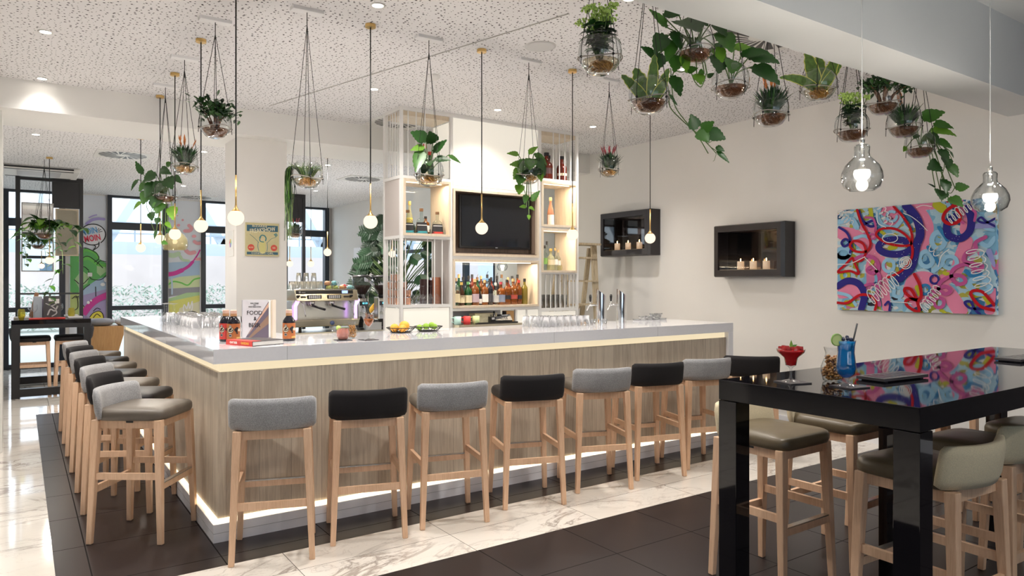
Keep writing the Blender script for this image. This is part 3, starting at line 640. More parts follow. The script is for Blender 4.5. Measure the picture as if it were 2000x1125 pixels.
MB().box(.625, 1.695, .16, .18, 1.79, 2.445).box(.605, .625, .03, .18, 1.79, 2.445).box(1.695, 1.715, .03, .18, 1.79, 2.445).box(.625, 1.695, .03, .18, 2.445, 2.465).box(.625, 1.695, .01, .18, 1.77, 1.80).build('back_board', DARKW, o)
g = MB().box(.61, 1.71, .006, .02, 2.505, 3.21); g.build('glowing_panel', LITP, tw)
g = MB().box(.572, .584, .04, D - .04, 2.58, 3.16); g.build('glowing_panel', LITP, tw)
g = MB().box(.04, .56, .006, .02, .2, 1.225); g.build('glowing_panel', LITP, tw); g = MB().box(.006, .02, .04, D - .04, .2, 1.225); g.build('glowing_panel', LITP, tw)
g = MB().box(1.43, 1.54, .006, .02, .3, 1.18); g.build('glowing_panel', LITP, tw); g = MB().box(1.57, 1.715, .006, .02, .3, 1.18); g.build('glowing_panel', LITP, tw); g = MB().box(1.77, 2.27, .006, .02, .3, 1.15); g.build('glowing_panel', LITP, tw)
g = MB().box(.60, 1.40, -.13, .30, 1.0, 1.045); g.build('steel_ledge', CHAMP, tw)
g = MB().box(.60, 1.40, -.08, .30, 0, 1.0); g.box(.60, 1.40, .30, .32, 1.045, 1.185); g.build('lower_cabinet', STONEW, tw)

tv = thing('television', 'black flat television hung in the brown niche of the shelf tower', 'television', (4.31, 6.49, 2.14))
MB().box(-.465, .465, .03, .06, -.285, .285).build('casing', BLACK, tv, bevel=.004); MB().box(-.445, .445, .024, .03, -.262, .27).build('screen', SCREEN, tv); MB().box(-.5, .5, 0, .04, -.345, -.33).build('sound_bar', BLACK, tv); MB().cbox(0, .024, -.275, .03, .006, .012).build('status_window', cm((.2, .2, .22)), tv.children[0])
MB().box(-.12, .12, .06, .135, -.1, .1).build('wall_bracket', BLACK, tv)

# ------------------------------------------------------------------ stools
def make_stool(label, bf, sl, loc, rot, group=None):
    t = thing('bar_stool', label, 'bar stool', loc, rot, group)
    # cushion: rounded square pillow, a little narrower at the front
    q = MB(); q.lathe([(.001, .701), (.195, .701), (.205, .706), (.210, .720), (.210, .742), (.204, .757), (.192, .765), (.10, .770), (.001, .771)], 40, (0, .012, 0), sq=7, sy=.98); q.build('seat', sl, t)
    q = MB(); n = 24; k = 12; vs = []; fs = []
    for i in range(n + 1):
        u = -1 + 2 * i / n; e = max(.0, 1 - abs(u) ** 22) ** .5; ang = u * .62
        x = .222 * math.sin(ang) / math.sin(.62); y = -.222 + .40 * (1 - math.cos(ang)) * 1.0
        nx, ny = math.sin(ang) * .9, -math.cos(ang)
        zc = .793; hh = .084 * (.82 + .18 * e); th = .021 * (.45 + .55 * e)
        for j in range(k):
            a = 2 * PI * j / k; ca, sa = math.cos(a), math.sin(a); q4 = (abs(ca) ** 6 + abs(sa) ** 6) ** (-1 / 6)
            vs.append((x + nx * th * ca * q4, y + ny * th * ca * q4 - (sa * q4) * .012, zc + hh * sa * q4))
    for i in range(n):
        for j in range(k): j2 = (j + 1) % k; fs.append((i * k + j, (i + 1) * k + j, (i + 1) * k + j2, i * k + j2))
    q.add(vs, fs, None, True); q.add([], []); q.f += [tuple(range(k)), tuple(n * k + j for j in range(k - 1, -1, -1))]; q.m += [0, 0]; q.s += [True, True]
    q.build('backrest', bf, t)
    q = MB(); q.box(-.178, .178, .155, .178, .655, .702).box(-.178, .178, -.178, -.155, .655, .702).box(-.178, -.155, -.155, .155, .655, .702).box(.155, .178, -.155, .155, .655, .702); sf = q.build('seat_frame', LEGW, t)
    for sx in (-1, 1):
        for sy in (-1, 1):
            MB().beam((sx * .178, sy * .180, .704), (sx * .205, sy * .205, 0), .044, .044, .030, .030).build('leg', LEGW, t, bevel=.004)
    def at(z): return .205 - .027 * z / .7
    a = at(.33); fr = MB().box(-a + .015, a - .015, a - .012, a + .012, .305, .34).build('footrest', LEGW, t)
    MB().box(-a + .015, a - .015, a - .014, a + .014, .34, .346).build('footrest_plate', STEEL, fr)
    a = at(.30); MB().box(-a + .015, a - .015, -a - .010, -a + .010, .285, .325).build('stretcher', LEGW, t)
    a = at(.4)
    for sx in (-1, 1): MB().box(sx * a - .010, sx * a + .010, -a + .015, a - .015, .365, .402).build('stretcher', LEGW, t)
    MB().cbox(.212, .03, .699, .003, .04, .010).build('fabric_tag', BLACK, sf)
    return t
FB = [(1.175, 4.028, -19.6), (1.715, 4.02, -17.1), (2.246, 3.975, -14.4), (2.877, 3.98, -18.9), (3.503, 3.982, -20.1), (4.064, 3.988, -16.1), (4.62, 3.98, -17), (5.15, 3.85, -47)]
ordn = ['first', 'second', 'third', 'fourth', 'fifth', 'sixth', 'seventh', 'eighth']
FL = ['grey-backed bar stool at the long bar front, nearest the bar corner', 'black bar stool between the two leftmost grey stools of the long front', 'grey-backed bar stool in front of the standing orange bowl, third from the bar corner',
      'black bar stool at the long bar front, fourth from the bar corner', 'grey-backed bar stool at the long bar front, fifth from the bar corner', 'black bar stool at the long bar front, sixth from the bar corner',
      'grey-backed bar stool at the far right end of the long bar front', 'black-backed stool turned askew behind the corner of the gloss table']
FL[2] = 'grey-backed bar stool at the long bar front, third from the bar corner'
grey0 = black0 = None
for i, (x, y, a) in enumerate(FB):
    gr = 'stools along the long bar front'
    if i == 0: grey0 = make_stool(FL[0], GREYF, TAUPE, (x, y, 0), R(a), gr)
    elif i == 1: black0 = make_stool(FL[1], BLKF, BLKL, (x, y, 0), R(a), gr)
    else: dup(black0 if i in (3, 5, 7) else grey0, (x, y, 0), R(a), FL[i], gr)
LB = [(.615, 4.748, -126), (.617, 5.39, -120), (.617, 5.965, -120), (.617, 6.61, -120), (.617, 7.235, -120), (.617, 7.80, -120), (.617, 8.47, -120)]
for i, (x, y, a) in enumerate(LB):
    k = ('grey-backed', 'black')[i % 2]
    lab = '%s bar stool on the left bar side, %s from the corner' % (k, 'nearest and first' if i == 0 else ordn[i]) if i < 6 else 'grey-backed bar stool at the far end of the left side of the bar'
    dup((grey0, black0)[i % 2], (x, y, 0), R(a), lab, 'stools along the left bar side')
s0 = make_stool('olive-seated stool behind the gloss table, under its left corner', SAGEF, OLIVE, (3.12, 2.2, 0), R(180), 'stools around the gloss table')
for (x, y, a, lab) in [(3.72, 2.2, 180, 'olive-seated stool behind the gloss table, second from its left corner'), (4.38, 2.2, 180, 'third stool on the wall side of the gloss table'), (5.12, 2.2, 180, 'farthest stool on the wall side, at the table end'),
                       (3.08, 1.425, -3, 'sage-backed stool on the near side, beside the front table leg'), (3.69, 1.465, -3, 'sage-backed stool cut by the right picture edge'), (4.31, 1.43, -3, 'dark-seated stool farthest right on the near side of the table')]:
    dup(s0, (x, y, 0), R(a), lab, 'stools around the gloss table')

# ------------------------------------------------------------------ gloss high table
ht = thing('high_table', 'large black high-gloss bar table in the right foreground', 'table', (2.335, 1.108, 0))
MB().box(0, 2.54, 0, .785, 1.02, 1.1).build('tabletop', LACQ, ht, bevel=.002)
for x in (0, 1.23, 2.455):
    for y in (0, .70): MB().box(x, x + .085, y, y + .085, 0, 1.018).build('leg', LACQ, ht, bevel=.002)
# far bar table
ft = thing('high_table', 'black loop-legged bar table laid for dinner by the back windows', 'table', (-.087, 11.0, 0))
MB().box(0, .872, 0, 1.45, .945, 1.0).build('tabletop', LACQ, ft)
for y in (0, 1.37): MB().box(0, .09, y, y + .08, 0, .945).box(.79, .872, y, y + .08, 0, .945).box(.09, .79, y, y + .08, .02, .12).box(.09, .79, y, y + .08, .89, .945).build('leg_frame', BLACK, ft)
for (x, y, a, lab) in [(.13, 11.42, -90, 'dark-seated bar stool on the left side of the far black table'), (.60, 11.42, 90, 'dark-seated bar stool on the right side of the far black table')]:
    dup(black0, (x, y, 0), R(a), lab, 'stools at the far table')
# ------------------------------------------------------------------ pendants
def lamp(t, loc, e, r, col=(1, .90, .78)):
    l = bpy.data.lights.new('bulb_light', 'POINT'); l.energy = e; l.shadow_soft_size = r; l.color = col; o = bpy.data.objects.new('bulb_light', l); C.objects.link(o); o.parent = t; o.location = loc
def make_pendant(label, loc, ztop, r, group):
    t = thing('pendant_lamp', label, 'pendant lamp', loc, 0, group)   # origin at globe centre
    MB().ball((0, 0, 0), r, 20, 14).build('globe', OPAL, t); lamp(t, (0, 0, 0), PLW, .03)
    MB().lathe([(r * .62, r * .80), (r * .34, r * 1.05), (r * .16, r * 1.35), (r * .11, r * 1.8), (r * .11, r * 5.4), (.001, r * 5.4)], 14).build('brass_stem', BRASS, t)
    h = ztop - loc[2]; MB().tube([(0, 0, r * 5.3), (0, 0, h - .01)], .0042, 6).build('cord', CORD, t)
    MB().lathe([(.001, h - .022), (.036, h - .022), (.036, h), (.001, h)], 18, smooth=False).build('canopy', BRASS, t)
    return t
PG = 'globe pendants over the bar'
p0 = make_pendant('nearest globe pendant, hanging over the bar corner in front of the pillar', (1.08, 4.5, 1.885), 3.25, .048, PG)
LP = [(1.08, 5.51, 1.9, 'globe pendant second in the row over the left bar side'), (1.075, 6.53, 1.895, 'globe pendant third in the row over the left bar side'), (1.09, 7.40, 1.895, 'globe pendant fourth in the row, behind the trailing leaves'),
      (1.967, 4.53, 1.905, 'globe pendant over the long bar front, left of the shelf tower'), (2.87, 4.54, 1.90, 'globe pendant hanging in front of the television'), (3.765, 4.55, 1.885, 'globe pendant in front of the oak boxes, right of the television'), (4.66, 4.54, 1.886, 'globe pendant hanging in front of the left fireplace box')]
for x, y, z, l in LP:
    q = dup(p0, (x, y, z), 0, l, PG)
    for c in list(q.children):          # cord and canopy reach the ceiling
        if c.name.startswith('canopy'): c.location.z = 1.885 - z
b0 = make_pendant('globe pendant in the back room, left of the trailing planter', (1.08, 8.62, 1.86), 3.06, .048, 'globe pendants in the back room')
for x, y, l in [(3.16, 8.6, 'globe pendant in the back room, between pillar and shelf tower'), (4.04, 8.6, 'globe pendant in the back room seen through the tower grille'), (3.6, 10.5, 'small far globe pendant right of the pillar, before the window'), (3.32, 10.62, 'small far globe pendant nearest the pillar edge'), (.31, 10.67, 'globe pendant among the ivy leaves over the far table')]:
    dup(b0, (x, y, 1.86 if y < 9 else 1.76), 0, l, 'globe pendants in the back room')
for o in [o for o in C.objects if o.get('group') == 'globe pendants in the back room' and o.location.z < 1.8]:
    for c in o.children:
        if c.name.startswith(('canopy', 'cord')): c.location.z = .1
gd = thing('dome_lamp', 'smoky gold glass dome pendant in the back room', 'pendant lamp', (1.62, 9.84, 1.98))
GOLDG = glass('gold smoked glass', (.80, .74, .52), (.40, .34, .18), body=(.6, .52, .3), bw=.35, gloss=1.5)
MB().ball((0, 0, 0), .155, 24, 12, z0=-.55, z1=.98).build('dome', GOLDG, gd); MB().ball((0, 0, .02), .03, 12, 8).build('bulb', OPAL, gd); MB().tube([(0, 0, .15), (0, 0, 1.08)], .003, 5).build('cord', CORD, gd); MB().lathe([(.001, .14), (.03, .14), (.02, .19), (.001, .19)], 12).build('cap', BRASS, gd)
def glass_pendant(label, loc, r, top=3.33):
    t = thing('glass_pendant', label, 'pendant lamp', loc, 0, 'clear glass pendants')
    P = [(r * .60, -.90), (r * .86, -.72), (r, -.30), (r * .97, 0), (r * .80, .38), (r * .52, .68), (r * .38, .82), (r * .36, 1.0), (r * .38, 1.30), (r * .30, 1.42), (r * .10, 1.46)]
    MB().lathe([(a, z * r) for a, z in P], 32).build('glass_shade', GLASS, t); MB().lathe([(a * .985, z * r * .99) for a, z in P], 32).build('glass_inner', GLASS, t)
    MB().ball((0, 0, r * -.04), r * .40, 18, 8, z0=-.98, z1=.45).build('upper_diffuser', opal('bright diffuser', (1, .95, .86), 2.2, .6), t); lamp(t, (0, 0, -.01), PLW * .3, .02, (1, .92, .8))
    MB().ball((0, 0, r * -.62), r * .29, 18, 10, sz=1.1).build('bulb', opal('bulb glow', (1, .85, .66), 1.5, .6), t)
    MB().lathe([(r * .12, r * .25), (r * .12, r * 1.42), (.001, r * 1.42)], 10).build('socket', GLASST, t)
    MB().lathe([(.001, r * 1.44), (.012, r * 1.44), (.012, r * 1.72), (.004, r * 1.8), (.001, r * 1.8)], 10).build('ferrule', STEEL, t)
    MB().tube([(0, 0, r * 1.75), (0, 0, top - loc[2])], .0022, 6).build('cord', cm((.62, .62, .62)), t)
    return t
glass_pendant('clear glass bulb-shaped pendant over the gloss table, left one', (3.10, 1.72, 1.985), .088)
glass_pendant('small clear glass pendant behind the shelf tower, seen through the bottle cell', (5.2, 7.72, 1.70), .07, 2.99)
glass_pendant('clear glass bulb-shaped pendant before the painting edge, right one', (4.41, 1.72, 1.97), .093)

# ------------------------------------------------------------------ ceiling fittings
def downlight(x, y, z, label, e=26):
    t = thing('downlight', label, 'downlight', (x, y, z), 0, 'recessed ceiling downlights')
    MB().lathe([(.048, 0), (.048, -.006), (.036, -.006), (.034, -.001)], 20).build('trim_ring', WMET, t); MB().lathe([(.001, -.004), (.034, -.004)], 20).build('lens', SPOT, t)
    l = bpy.data.lights.new('downlight_lamp', 'SPOT'); l.energy = e; l.spot_size = R(125); l.spot_blend = 1; l.color = (1, .95, .89); l.shadow_soft_size = .06
    o = bpy.data.objects.new('downlight_lamp', l); C.objects.link(o); o.parent = t; o.location = (0, 0, -.02)
for x, y, l in [(.15, 5.96, 'downlight at the upper left of the perforated ceiling'), (.16, 7.35, 'downlight beside the far beam at the left'), (1.867, 4.185, 'downlight at the top edge, near the tall pendant canopy'), (2.653, 6.03, 'downlight above the bar, left of the shelf tower'), (4.01, 6.04, 'downlight above the middle of the shelf tower'), (5.33, 6.08, 'downlight at the right end of the shelf tower'),
                (.15, 4.6, ''), (4.5, 4.0, ''), (-1.5, 4.6, ''), (-1.5, 6.5, ''), (3.1, 3.2, ''), (1.2, 3.0, '')]:
    downlight(x, y, 3.25, l or 'added fill downlight in the main ceiling outside the picture or behind leaves', DLW if y < 7 else 9)  # spots without their own label are added for even fill light
for x, y, l in [(.142, 9.08, 'downlight in the back room ceiling at far left'), (1.823, 9.14, 'downlight in the back room, behind the succulent planter'), (3.1, 8.45, 'back room downlight just right of the pillar'), (3.4, 9.24, 'back room downlight right of the round vent'), (.15, 12, ''), (2.2, 12.6, ''), (4.2, 12, '')]:
    downlight(x, y, 3.06, l or 'added fill downlight deep in the back room ceiling', DLW * 1.3)  # the unlabelled spots here are added fill lamps too
for x in (-1.5, .5, 2.5, 4.5, 6.0):
    for y in (-3.2, -1.0, 1.2): downlight(x, y, 3.33, 'added fill downlight in the front ceiling behind the viewer', DLW)  # unseen grid of lamps, added for even fill
def vent(x, y, z, s, label, dark=False):
    t = thing('ceiling_vent', label, 'air vent', (x, y, z), 0, 'swirl air vents')
    MB().box(-s, s, -s, s, -.008, 0).build('plate', WMET, t)
    g = MB()
    for k in range(20):
        a = 2 * PI * k / 20; c, n = math.cos(a), math.sin(a); c2, n2 = math.cos(a + .35), math.sin(a + .35)
        w = .012; r0, r1 = s * .25, s * .88
        g.poly([(r0 * c, r0 * n, -.0085), (r1 * c2, r1 * n2, -.0085), (r1 * math.cos(a + .56), r1 * math.sin(a + .56), -.0085), (r0 * math.cos(a + .16), r0 * math.sin(a + .16), -.0085)])
    g.build('slot', BLACK, t)
vent(1.05, 9.95, 3.06, .3, 'square swirl vent in the back room ceiling beside the left pendants'); vent(4.3, 10.2, 3.06, .3, 'swirl vent in the back room ceiling left of the shelf tower'); vent(2.7, 14.2, 3.06, .3, 'farthest swirl vent, over the window left of the pillar')
vent(3.42, 7.15, 3.25, .28, 'swirl vent touching the left top of the shelf tower'); vent(4.35, 3.15, 3.25, .36, 'swirl vent beside the near beam, above the hanging leaves')
t = thing('ceiling_speaker', 'round white flush ceiling speaker right of the middle pendant', 'speaker', (3.186, 4.226, 3.25)); MB().lathe([(.115, 0), (.115, -.006), (.10, -.008), (.001, -.008)], 32).build('grille', cm((.62, .62, .62)), t); MB().lathe([(.118, 0), (.118, -.004), (.108, -.004)], 32).build('rim', WMET, t)
t = thing('smoke_detector', 'small white smoke detector behind the big leaf planter cords', 'smoke detector', (2.897, 5.339, 3.25)); MB().lathe([(.05, 0), (.05, -.02), (.03, -.04), (.001, -.042)], 20).build('housing', WMET, t); MB().lathe([(.034, -.028), (.034, -.036)], 20).build('slot_band', INK, t)
t = thing('ceiling_rail', 'thin suspended rail line in the perforated ceiling', 'ceiling rail', (2.95, 5.0, 3.25)); MB().beam((0, -1.4, -.003), (-.9, 2.2, -.003), .006, .006).build('rail', cm((.45, .44, .42)), t)
ac = thing('air_conditioner', 'ceiling cassette air conditioner above the far black table', 'air conditioner', (.25, 12.0, 3.058)); MB().box(-.5, .45, -.45, .45, -.05, 0).build('casing', WMET, ac, bevel=.01); MB().box(-.42, .37, -.455, -.44, -.035, -.012).box(-.42, .37, -.42, -.36, -.053, -.049).box(-.42, .37, .36, .42, -.053, -.049).build('air_slot', BLACK, ac); MB().box(-.28, .23, -.25, .25, -.053, -.049).build('intake_grille', cm((.5, .5, .52)), ac)

# ------------------------------------------------------------------ right wall: fireplaces and painting
def fireplace(y0, y1, z0, z1, label):
    t = thing('candle_fireplace', label, 'wall fireplace', (6.5, (y0 + y1) / 2, (z0 + z1) / 2), 0, 'wall fireplace boxes')
    w = (y1 - y0) / 2; h = (z1 - z0) / 2; b = .075; c = .07; d = .2
    F = cm((.016, .012, .014), .35); q = MB()
    # chamfered picture-frame box
    o = [(-d + .03, -w, -h), (-d + .03, w, -h), (-d + .03, w, h), (-d + .03, -w, h)]; i1 = [(-d, -w + .03, -h + .01), (-d, w - .01, -h + .01), (-d, w - .01, h - .01), (-d, -w + .03, h - .01)]
    i2 = [(-d, -w + b, -h + b), (-d, w - b * .8, -h + b), (-d, w - b * .8, h - b), (-d, -w + b, h - b)]; bk = [(0, -w, -h), (0, w, -h), (0, w, h), (0, -w, h)]; i3 = [(-.02, y, z) for x, y, z in i2]
    v = bk + o + i1 + i2 + i3; fs = []
    for L0 in range(4):
        for k in range(4): k2 = (k + 1) % 4; fs.append((L0 * 4 + k, L0 * 4 + k2, L0 * 4 + 4 + k2, L0 * 4 + 4 + k))
    q.add(v, fs, 0, False); q.build('frame', F, t)
    MB().box(-.025, -.01, -w + b, w - b * .8, -h + b, h - b).build('back_mirror', pm('dark smoked mirror', (.07, .045, .035), .05, 1), t)
    MB().box(-d + .02, -.03, -w + b + .01, w - b * .8 - .01, -h + b - .004, -h + b + .006).build('candle_shelf', cm((.3, .24, .16), .3), t)
    MB().box(-d + .012, -d + .015, -w + b, w - b * .8, -h + b, h - b).build('front_glass', glass('fire glass', (.93, .93, .93), (.8, .8, .8)), t)
    return t
def candle(x, y, z, label, g):
    t = thing('pillar_candle', label, 'candle', (x, y, z), 0, g); WAX = pm('self-lit candle wax', (.80, .74, .62), .5); WAX.node_tree.nodes['Principled BSDF'].inputs['Emission Color'].default_value = (1, .55, .28, 1); WAX.node_tree.nodes['Principled BSDF'].inputs['Emission Strength'].default_value = .18  # wax emits a little itself, imitating glow from the flame
    MB().lathe([(.001, 0), (.036, 0), (.036, .085), (.032, .088), (.001, .082)], 20).build('wax', WAX, t); MB().tube([(0, 0, .082), (0, 0, .094)], .001, 5).build('wick', INK, t)
    MB().lathe([(.001, .088), (.0045, .096), (.004, .104), (.001, .118)], 10).build('flame', em('candle flame', (1, .55, .2), 30), t)
fireplace(6.16, 7.045, 1.82, 2.388, 'black candle fireplace box left on the wall, beside the ladder'); fireplace(4.307, 5.18, 1.543, 2.108, 'black candle fireplace box right on the wall, set lower')
for y, l in ((6.80, 'left'), (6.60, 'middle'), (6.40, 'right')): candle(6.38, y, 1.901, '%s white candle in the left fireplace box' % l, 'candles in the left fireplace')
for y, l in ((4.88, 'left'), (4.72, 'middle'), (4.56, 'right')): candle(6.38, y, 1.624, '%s white candle in the right fireplace box' % l, 'candles in the right fireplace')

pt = thing('abstract_painting', 'large colourful abstract canvas of pink, blue and red scribbles', 'painting', (6.45, 3.82, 1.227))
def canvas_mat():
    m, t, b = nodes('painted canvas ground'); p = pos(t, obj=True)
    def vor(sc_, c, w):
        v = N(t, 'ShaderNodeTexVoronoi'); v.inputs['Scale'].default_value = sc_; mp = N(t, 'ShaderNodeMapping'); mp.inputs['Scale'].default_value = c; mp.inputs['Rotation'].default_value = (w, 0, 0)
        n = N(t, 'ShaderNodeTexNoise'); n.inputs['Scale'].default_value = 6; t.links.new(p, n.inputs[0]); a = N(t, 'ShaderNodeVectorMath', operation='MULTIPLY_ADD'); a.inputs[1].default_value = (.12, .12, .12); t.links.new(n.outputs['Color'], a.inputs[0]); t.links.new(p, a.inputs[2])
        t.links.new(a.outputs[0], mp.inputs[0]); t.links.new(mp.outputs[0], v.inputs['Vector']); s = N(t, 'ShaderNodeSeparateColor'); t.links.new(v.outputs['Color'], s.inputs[0]); return s.outputs
    a = vor(13, (1, 1, .35), .6); c = vor(30, (1, .4, 1), .3)
    c1 = ramp(t, a[0], (0, (.22, .46, .66)), (.38, (.30, .52, .68)), (.40, (.06, .20, .42)), (.52, (.05, .10, .28)), (.54, (.40, .60, .72)), (.74, (.38, .56, .66)), (.76, (.38, .38, .06)), (.84, (.42, .34, .18)), (.86, (.62, .20, .38)))
    c2 = ramp(t, c[1], (0, (.5, .68, .78)), (.45, (.04, .10, .22)), (.5, (.45, .42, .08)), (.7, (.03, .03, .05)), (.75, (.7, .7, .7)))
    t.links.new(mixc(t, ma(t, 'GREATER_THAN', c[0], .62), c1, c2), b.inputs['Base Color']); b.inputs['Roughness'].default_value = .8; b.inputs['Specular IOR Level'].default_value = .15
    for r in t.nodes:
        if r.bl_idname == 'ShaderNodeValToRGB': r.color_ramp.interpolation = 'CONSTANT'
    return m
MB().box(0, .04, -1.348, 0, 0, .949).build('canvas', canvas_mat(), pt)
AC = {'p': (.80, .26, .42), 'l': (.32, .58, .80), 'b': (.04, .22, .48), 'o': (.50, .50, .04), 'v': (.32, .33, .66), 'n': (.035, .03, .23), 'm': (.52, .10, .30), 'r': (.50, .012, .02), 'w': (.84, .84, .84)}
keys = 'plbovnmrw'; q = MB(); off = .0006
def cmap(u, z, o): return (-o, -min(max(u, .002), 1.346), min(max(z, .002), .947))
for c, w, P in ART:
    off += .00022; P = [(P[i] / 1000, P[i + 1] / 1000) for i in range(0, len(P), 2)]; q.ribbon(P, w / 1000, cmap, off, keys.index(c), 6)
for i in range(140):
    u, z = rnd.uniform(.35, 1.1), rnd.uniform(.3, .9); off2 = off + .0005; r = rnd.uniform(.0012, .003); q.add([cmap(u + r * math.cos(k), z + r * math.sin(k), off2) for k in range(6)], [tuple(range(6))], 8, False)
q.build('brush_strokes', [pm('artist paint ' + k, AC[k], .8, spec=.15) for k in keys], pt)

# ------------------------------------------------------------------ poster and plate on the pillar
ps = thing('circus_poster', 'cream freak show circus poster board on the white pillar', 'poster', (2.1, 7.65, 1.936))
W2, H2 = .172, .174
MB().box(-W2, W2, -.02, 0, -H2, H2).build('board', pm('aged poster board', (.56, .50, .28), .6, var=.15, vs=14), ps)
g = MB().box(-.16, .16, -.0206, -.0202, .085, .15, 0).box(-.16, .16, -.0206, -.0202, -.158, -.130, 0)
for sx in (-1, 1):
    g.add([(sx * .118 + .034 * math.cos(k * PI / 10), -.0208, -.085 + .034 * math.sin(k * PI / 10)) for k in range(20)], [tuple(range(20))], 1, False)
g.build('printed_block', [cm((.03, .11, .16)), cm((.60, .08, .05))], ps)
LT = cm((.72, .68, .48))
text('FREAKSHOW', .062, LT, ps, (.0, -.0215, .098), (PI / 2, R(-7), 0), sx=.72, bold=.0008); text('BIZARRE', .028, LT, ps, (-.03, -.0215, .139), (PI / 2, 0, 0), sx=1.45); text('CONFETTI GIRL', .027, LT, ps, (0, -.0215, -.144), sx=1.2)
g = MB(); mp = lambda u, z, o: (u, -.0205 - o, z); T = .0004
for P, w, k in [([(-.02, .03), (-.03, .0), (-.02, -.02), (.01, -.025)], .010, 0), ([(-.03, .02), (-.01, .045), (.02, .04), (.035, .015), (.03, -.01)], .012, 0), ([(-.04, -.03), (-.09, .02), (-.13, .05)], .004, 0), ([(.05, -.03), (.09, .01), (.14, .03)], .004, 0), ([(-.045, -.03), (-.05, -.07), (-.04, -.12)], .005, 0), ([(.045, -.03), (.05, -.08), (.045, -.12)], .005, 0), ([(0, -.04), (0, -.12)], .06, 1), ([(-.01, .0), (.01, .0)], .03, 2), ([(.12, .055), (.14, .065), (.15, .05), (.135, .04), (.13, .055)], .010, 0)]: g.ribbon(P, w, mp, T * (3 - k), k)
g.build('printed_figure', [cm((.04, .20, .22)), cm((.60, .56, .22)), cm((.62, .52, .32))], ps)
text('ALIVE', .019, LT, ps, (-.118, -.0215, -.085)); text('SEE', .022, LT, ps, (.118, -.0215, -.085))
sp = thing('switch_plate', 'pale plate with a small colour wheel mark on the pillar side', 'sign', (1.84, 7.85, 1.9)); MB().box(-.012, 0, -.11, .11, -.14, .13).build('plate', WMET, sp); g = MB()
for k, c in enumerate(range(6)):
    a = k * PI / 3; g.add([(-.0125, 0, 0), (-.0125, .05 * math.cos(a), .05 * math.sin(a)), (-.0125, .05 * math.cos(a + 1.05), .05 * math.sin(a + 1.05))], [(0, 1, 2)], k, False)
g.build('colour_mark', [cm((.6, .1, .1)), cm((.7, .5, .1)), cm((.2, .5, .2)), cm((.1, .4, .6)), cm((.2, .15, .5)), cm((.6, .2, .5))], sp)

# ------------------------------------------------------------------ murals
MC = {'sky': (.40, .55, .72), 'lilac': (.42, .36, .60), 'ygreen': (.50, .60, .22), 'green': (.13, .45, .13), 'lgreen': (.42, .62, .32), 'green2': (.16, .55, .10), 'ink': (.01, .01, .01), 'magenta': (.60, .05, .32), 'yellow': (.75, .66, .08), 'white': (.85, .85, .85), 'purple': (.38, .32, .62),
      'bub': (.84, .85, .88), 'lgreen2': (.62, .72, .42), 'brick': (.30, .31, .34), 'yellow2': (.66, .66, .18), 'cream': (.70, .68, .48), 'pink': (.78, .38, .42), 'lg3': (.50, .66, .45), 'lb3': (.45, .58, .72)}
mk = list(MC)
for pan, lab, xr in ((1, 'spray-painted mural with the MOIN MOIN speech bubble beside the left window', (.72, 1.29)), (2, 'spray-painted mural of pink drops and green and yellow bands left of the pillar', (2.32, 2.89))):
    t = thing('wall_mural', lab, 'mural', (0, 14.78, 0)); q = MB(); q.box(xr[0], xr[1], -.012, 0, .2, 3.04, 0); q.m = [len(mk)] * len(q.m); off = .013
    mp = lambda u, z, o: (min(max(u, xr[0]), xr[1]), -o, z)
    for pn, kd, c, w, P in MUR:
        if pn != pan: continue
        off += .0006; P = [(P[i] / 1000, P[i + 1] / 1000) for i in range(0, len(P), 2)]
        if kd == 'f': q.add([mp(u, z, off) for u, z in P], [tuple(range(len(P)))], mk.index(c), False)
        else: q.ribbon(P, w / 1000, mp, off, mk.index(c), 6)
    q.build('painted_panel', [cm(MC[k], .6) for k in mk] + [cm((.74, .78, .84), .6)], t)
    if pan == 1:
        text('MOIN', .15, cm((.10, .34, .62)), t, (1.02, -.09, 2.385), (PI / 2, R(-14), 0), sx=.66, bold=.004); text('MOIN', .15, cm((.70, .03, .08)), t, (1.07, -.09, 2.262), (PI / 2, R(-12), 0), sx=.66, bold=.004)
        MB().box(1.0, 1.07, -.05, -.03, 1.58, 1.65).build('wall_switch', WMET, t)
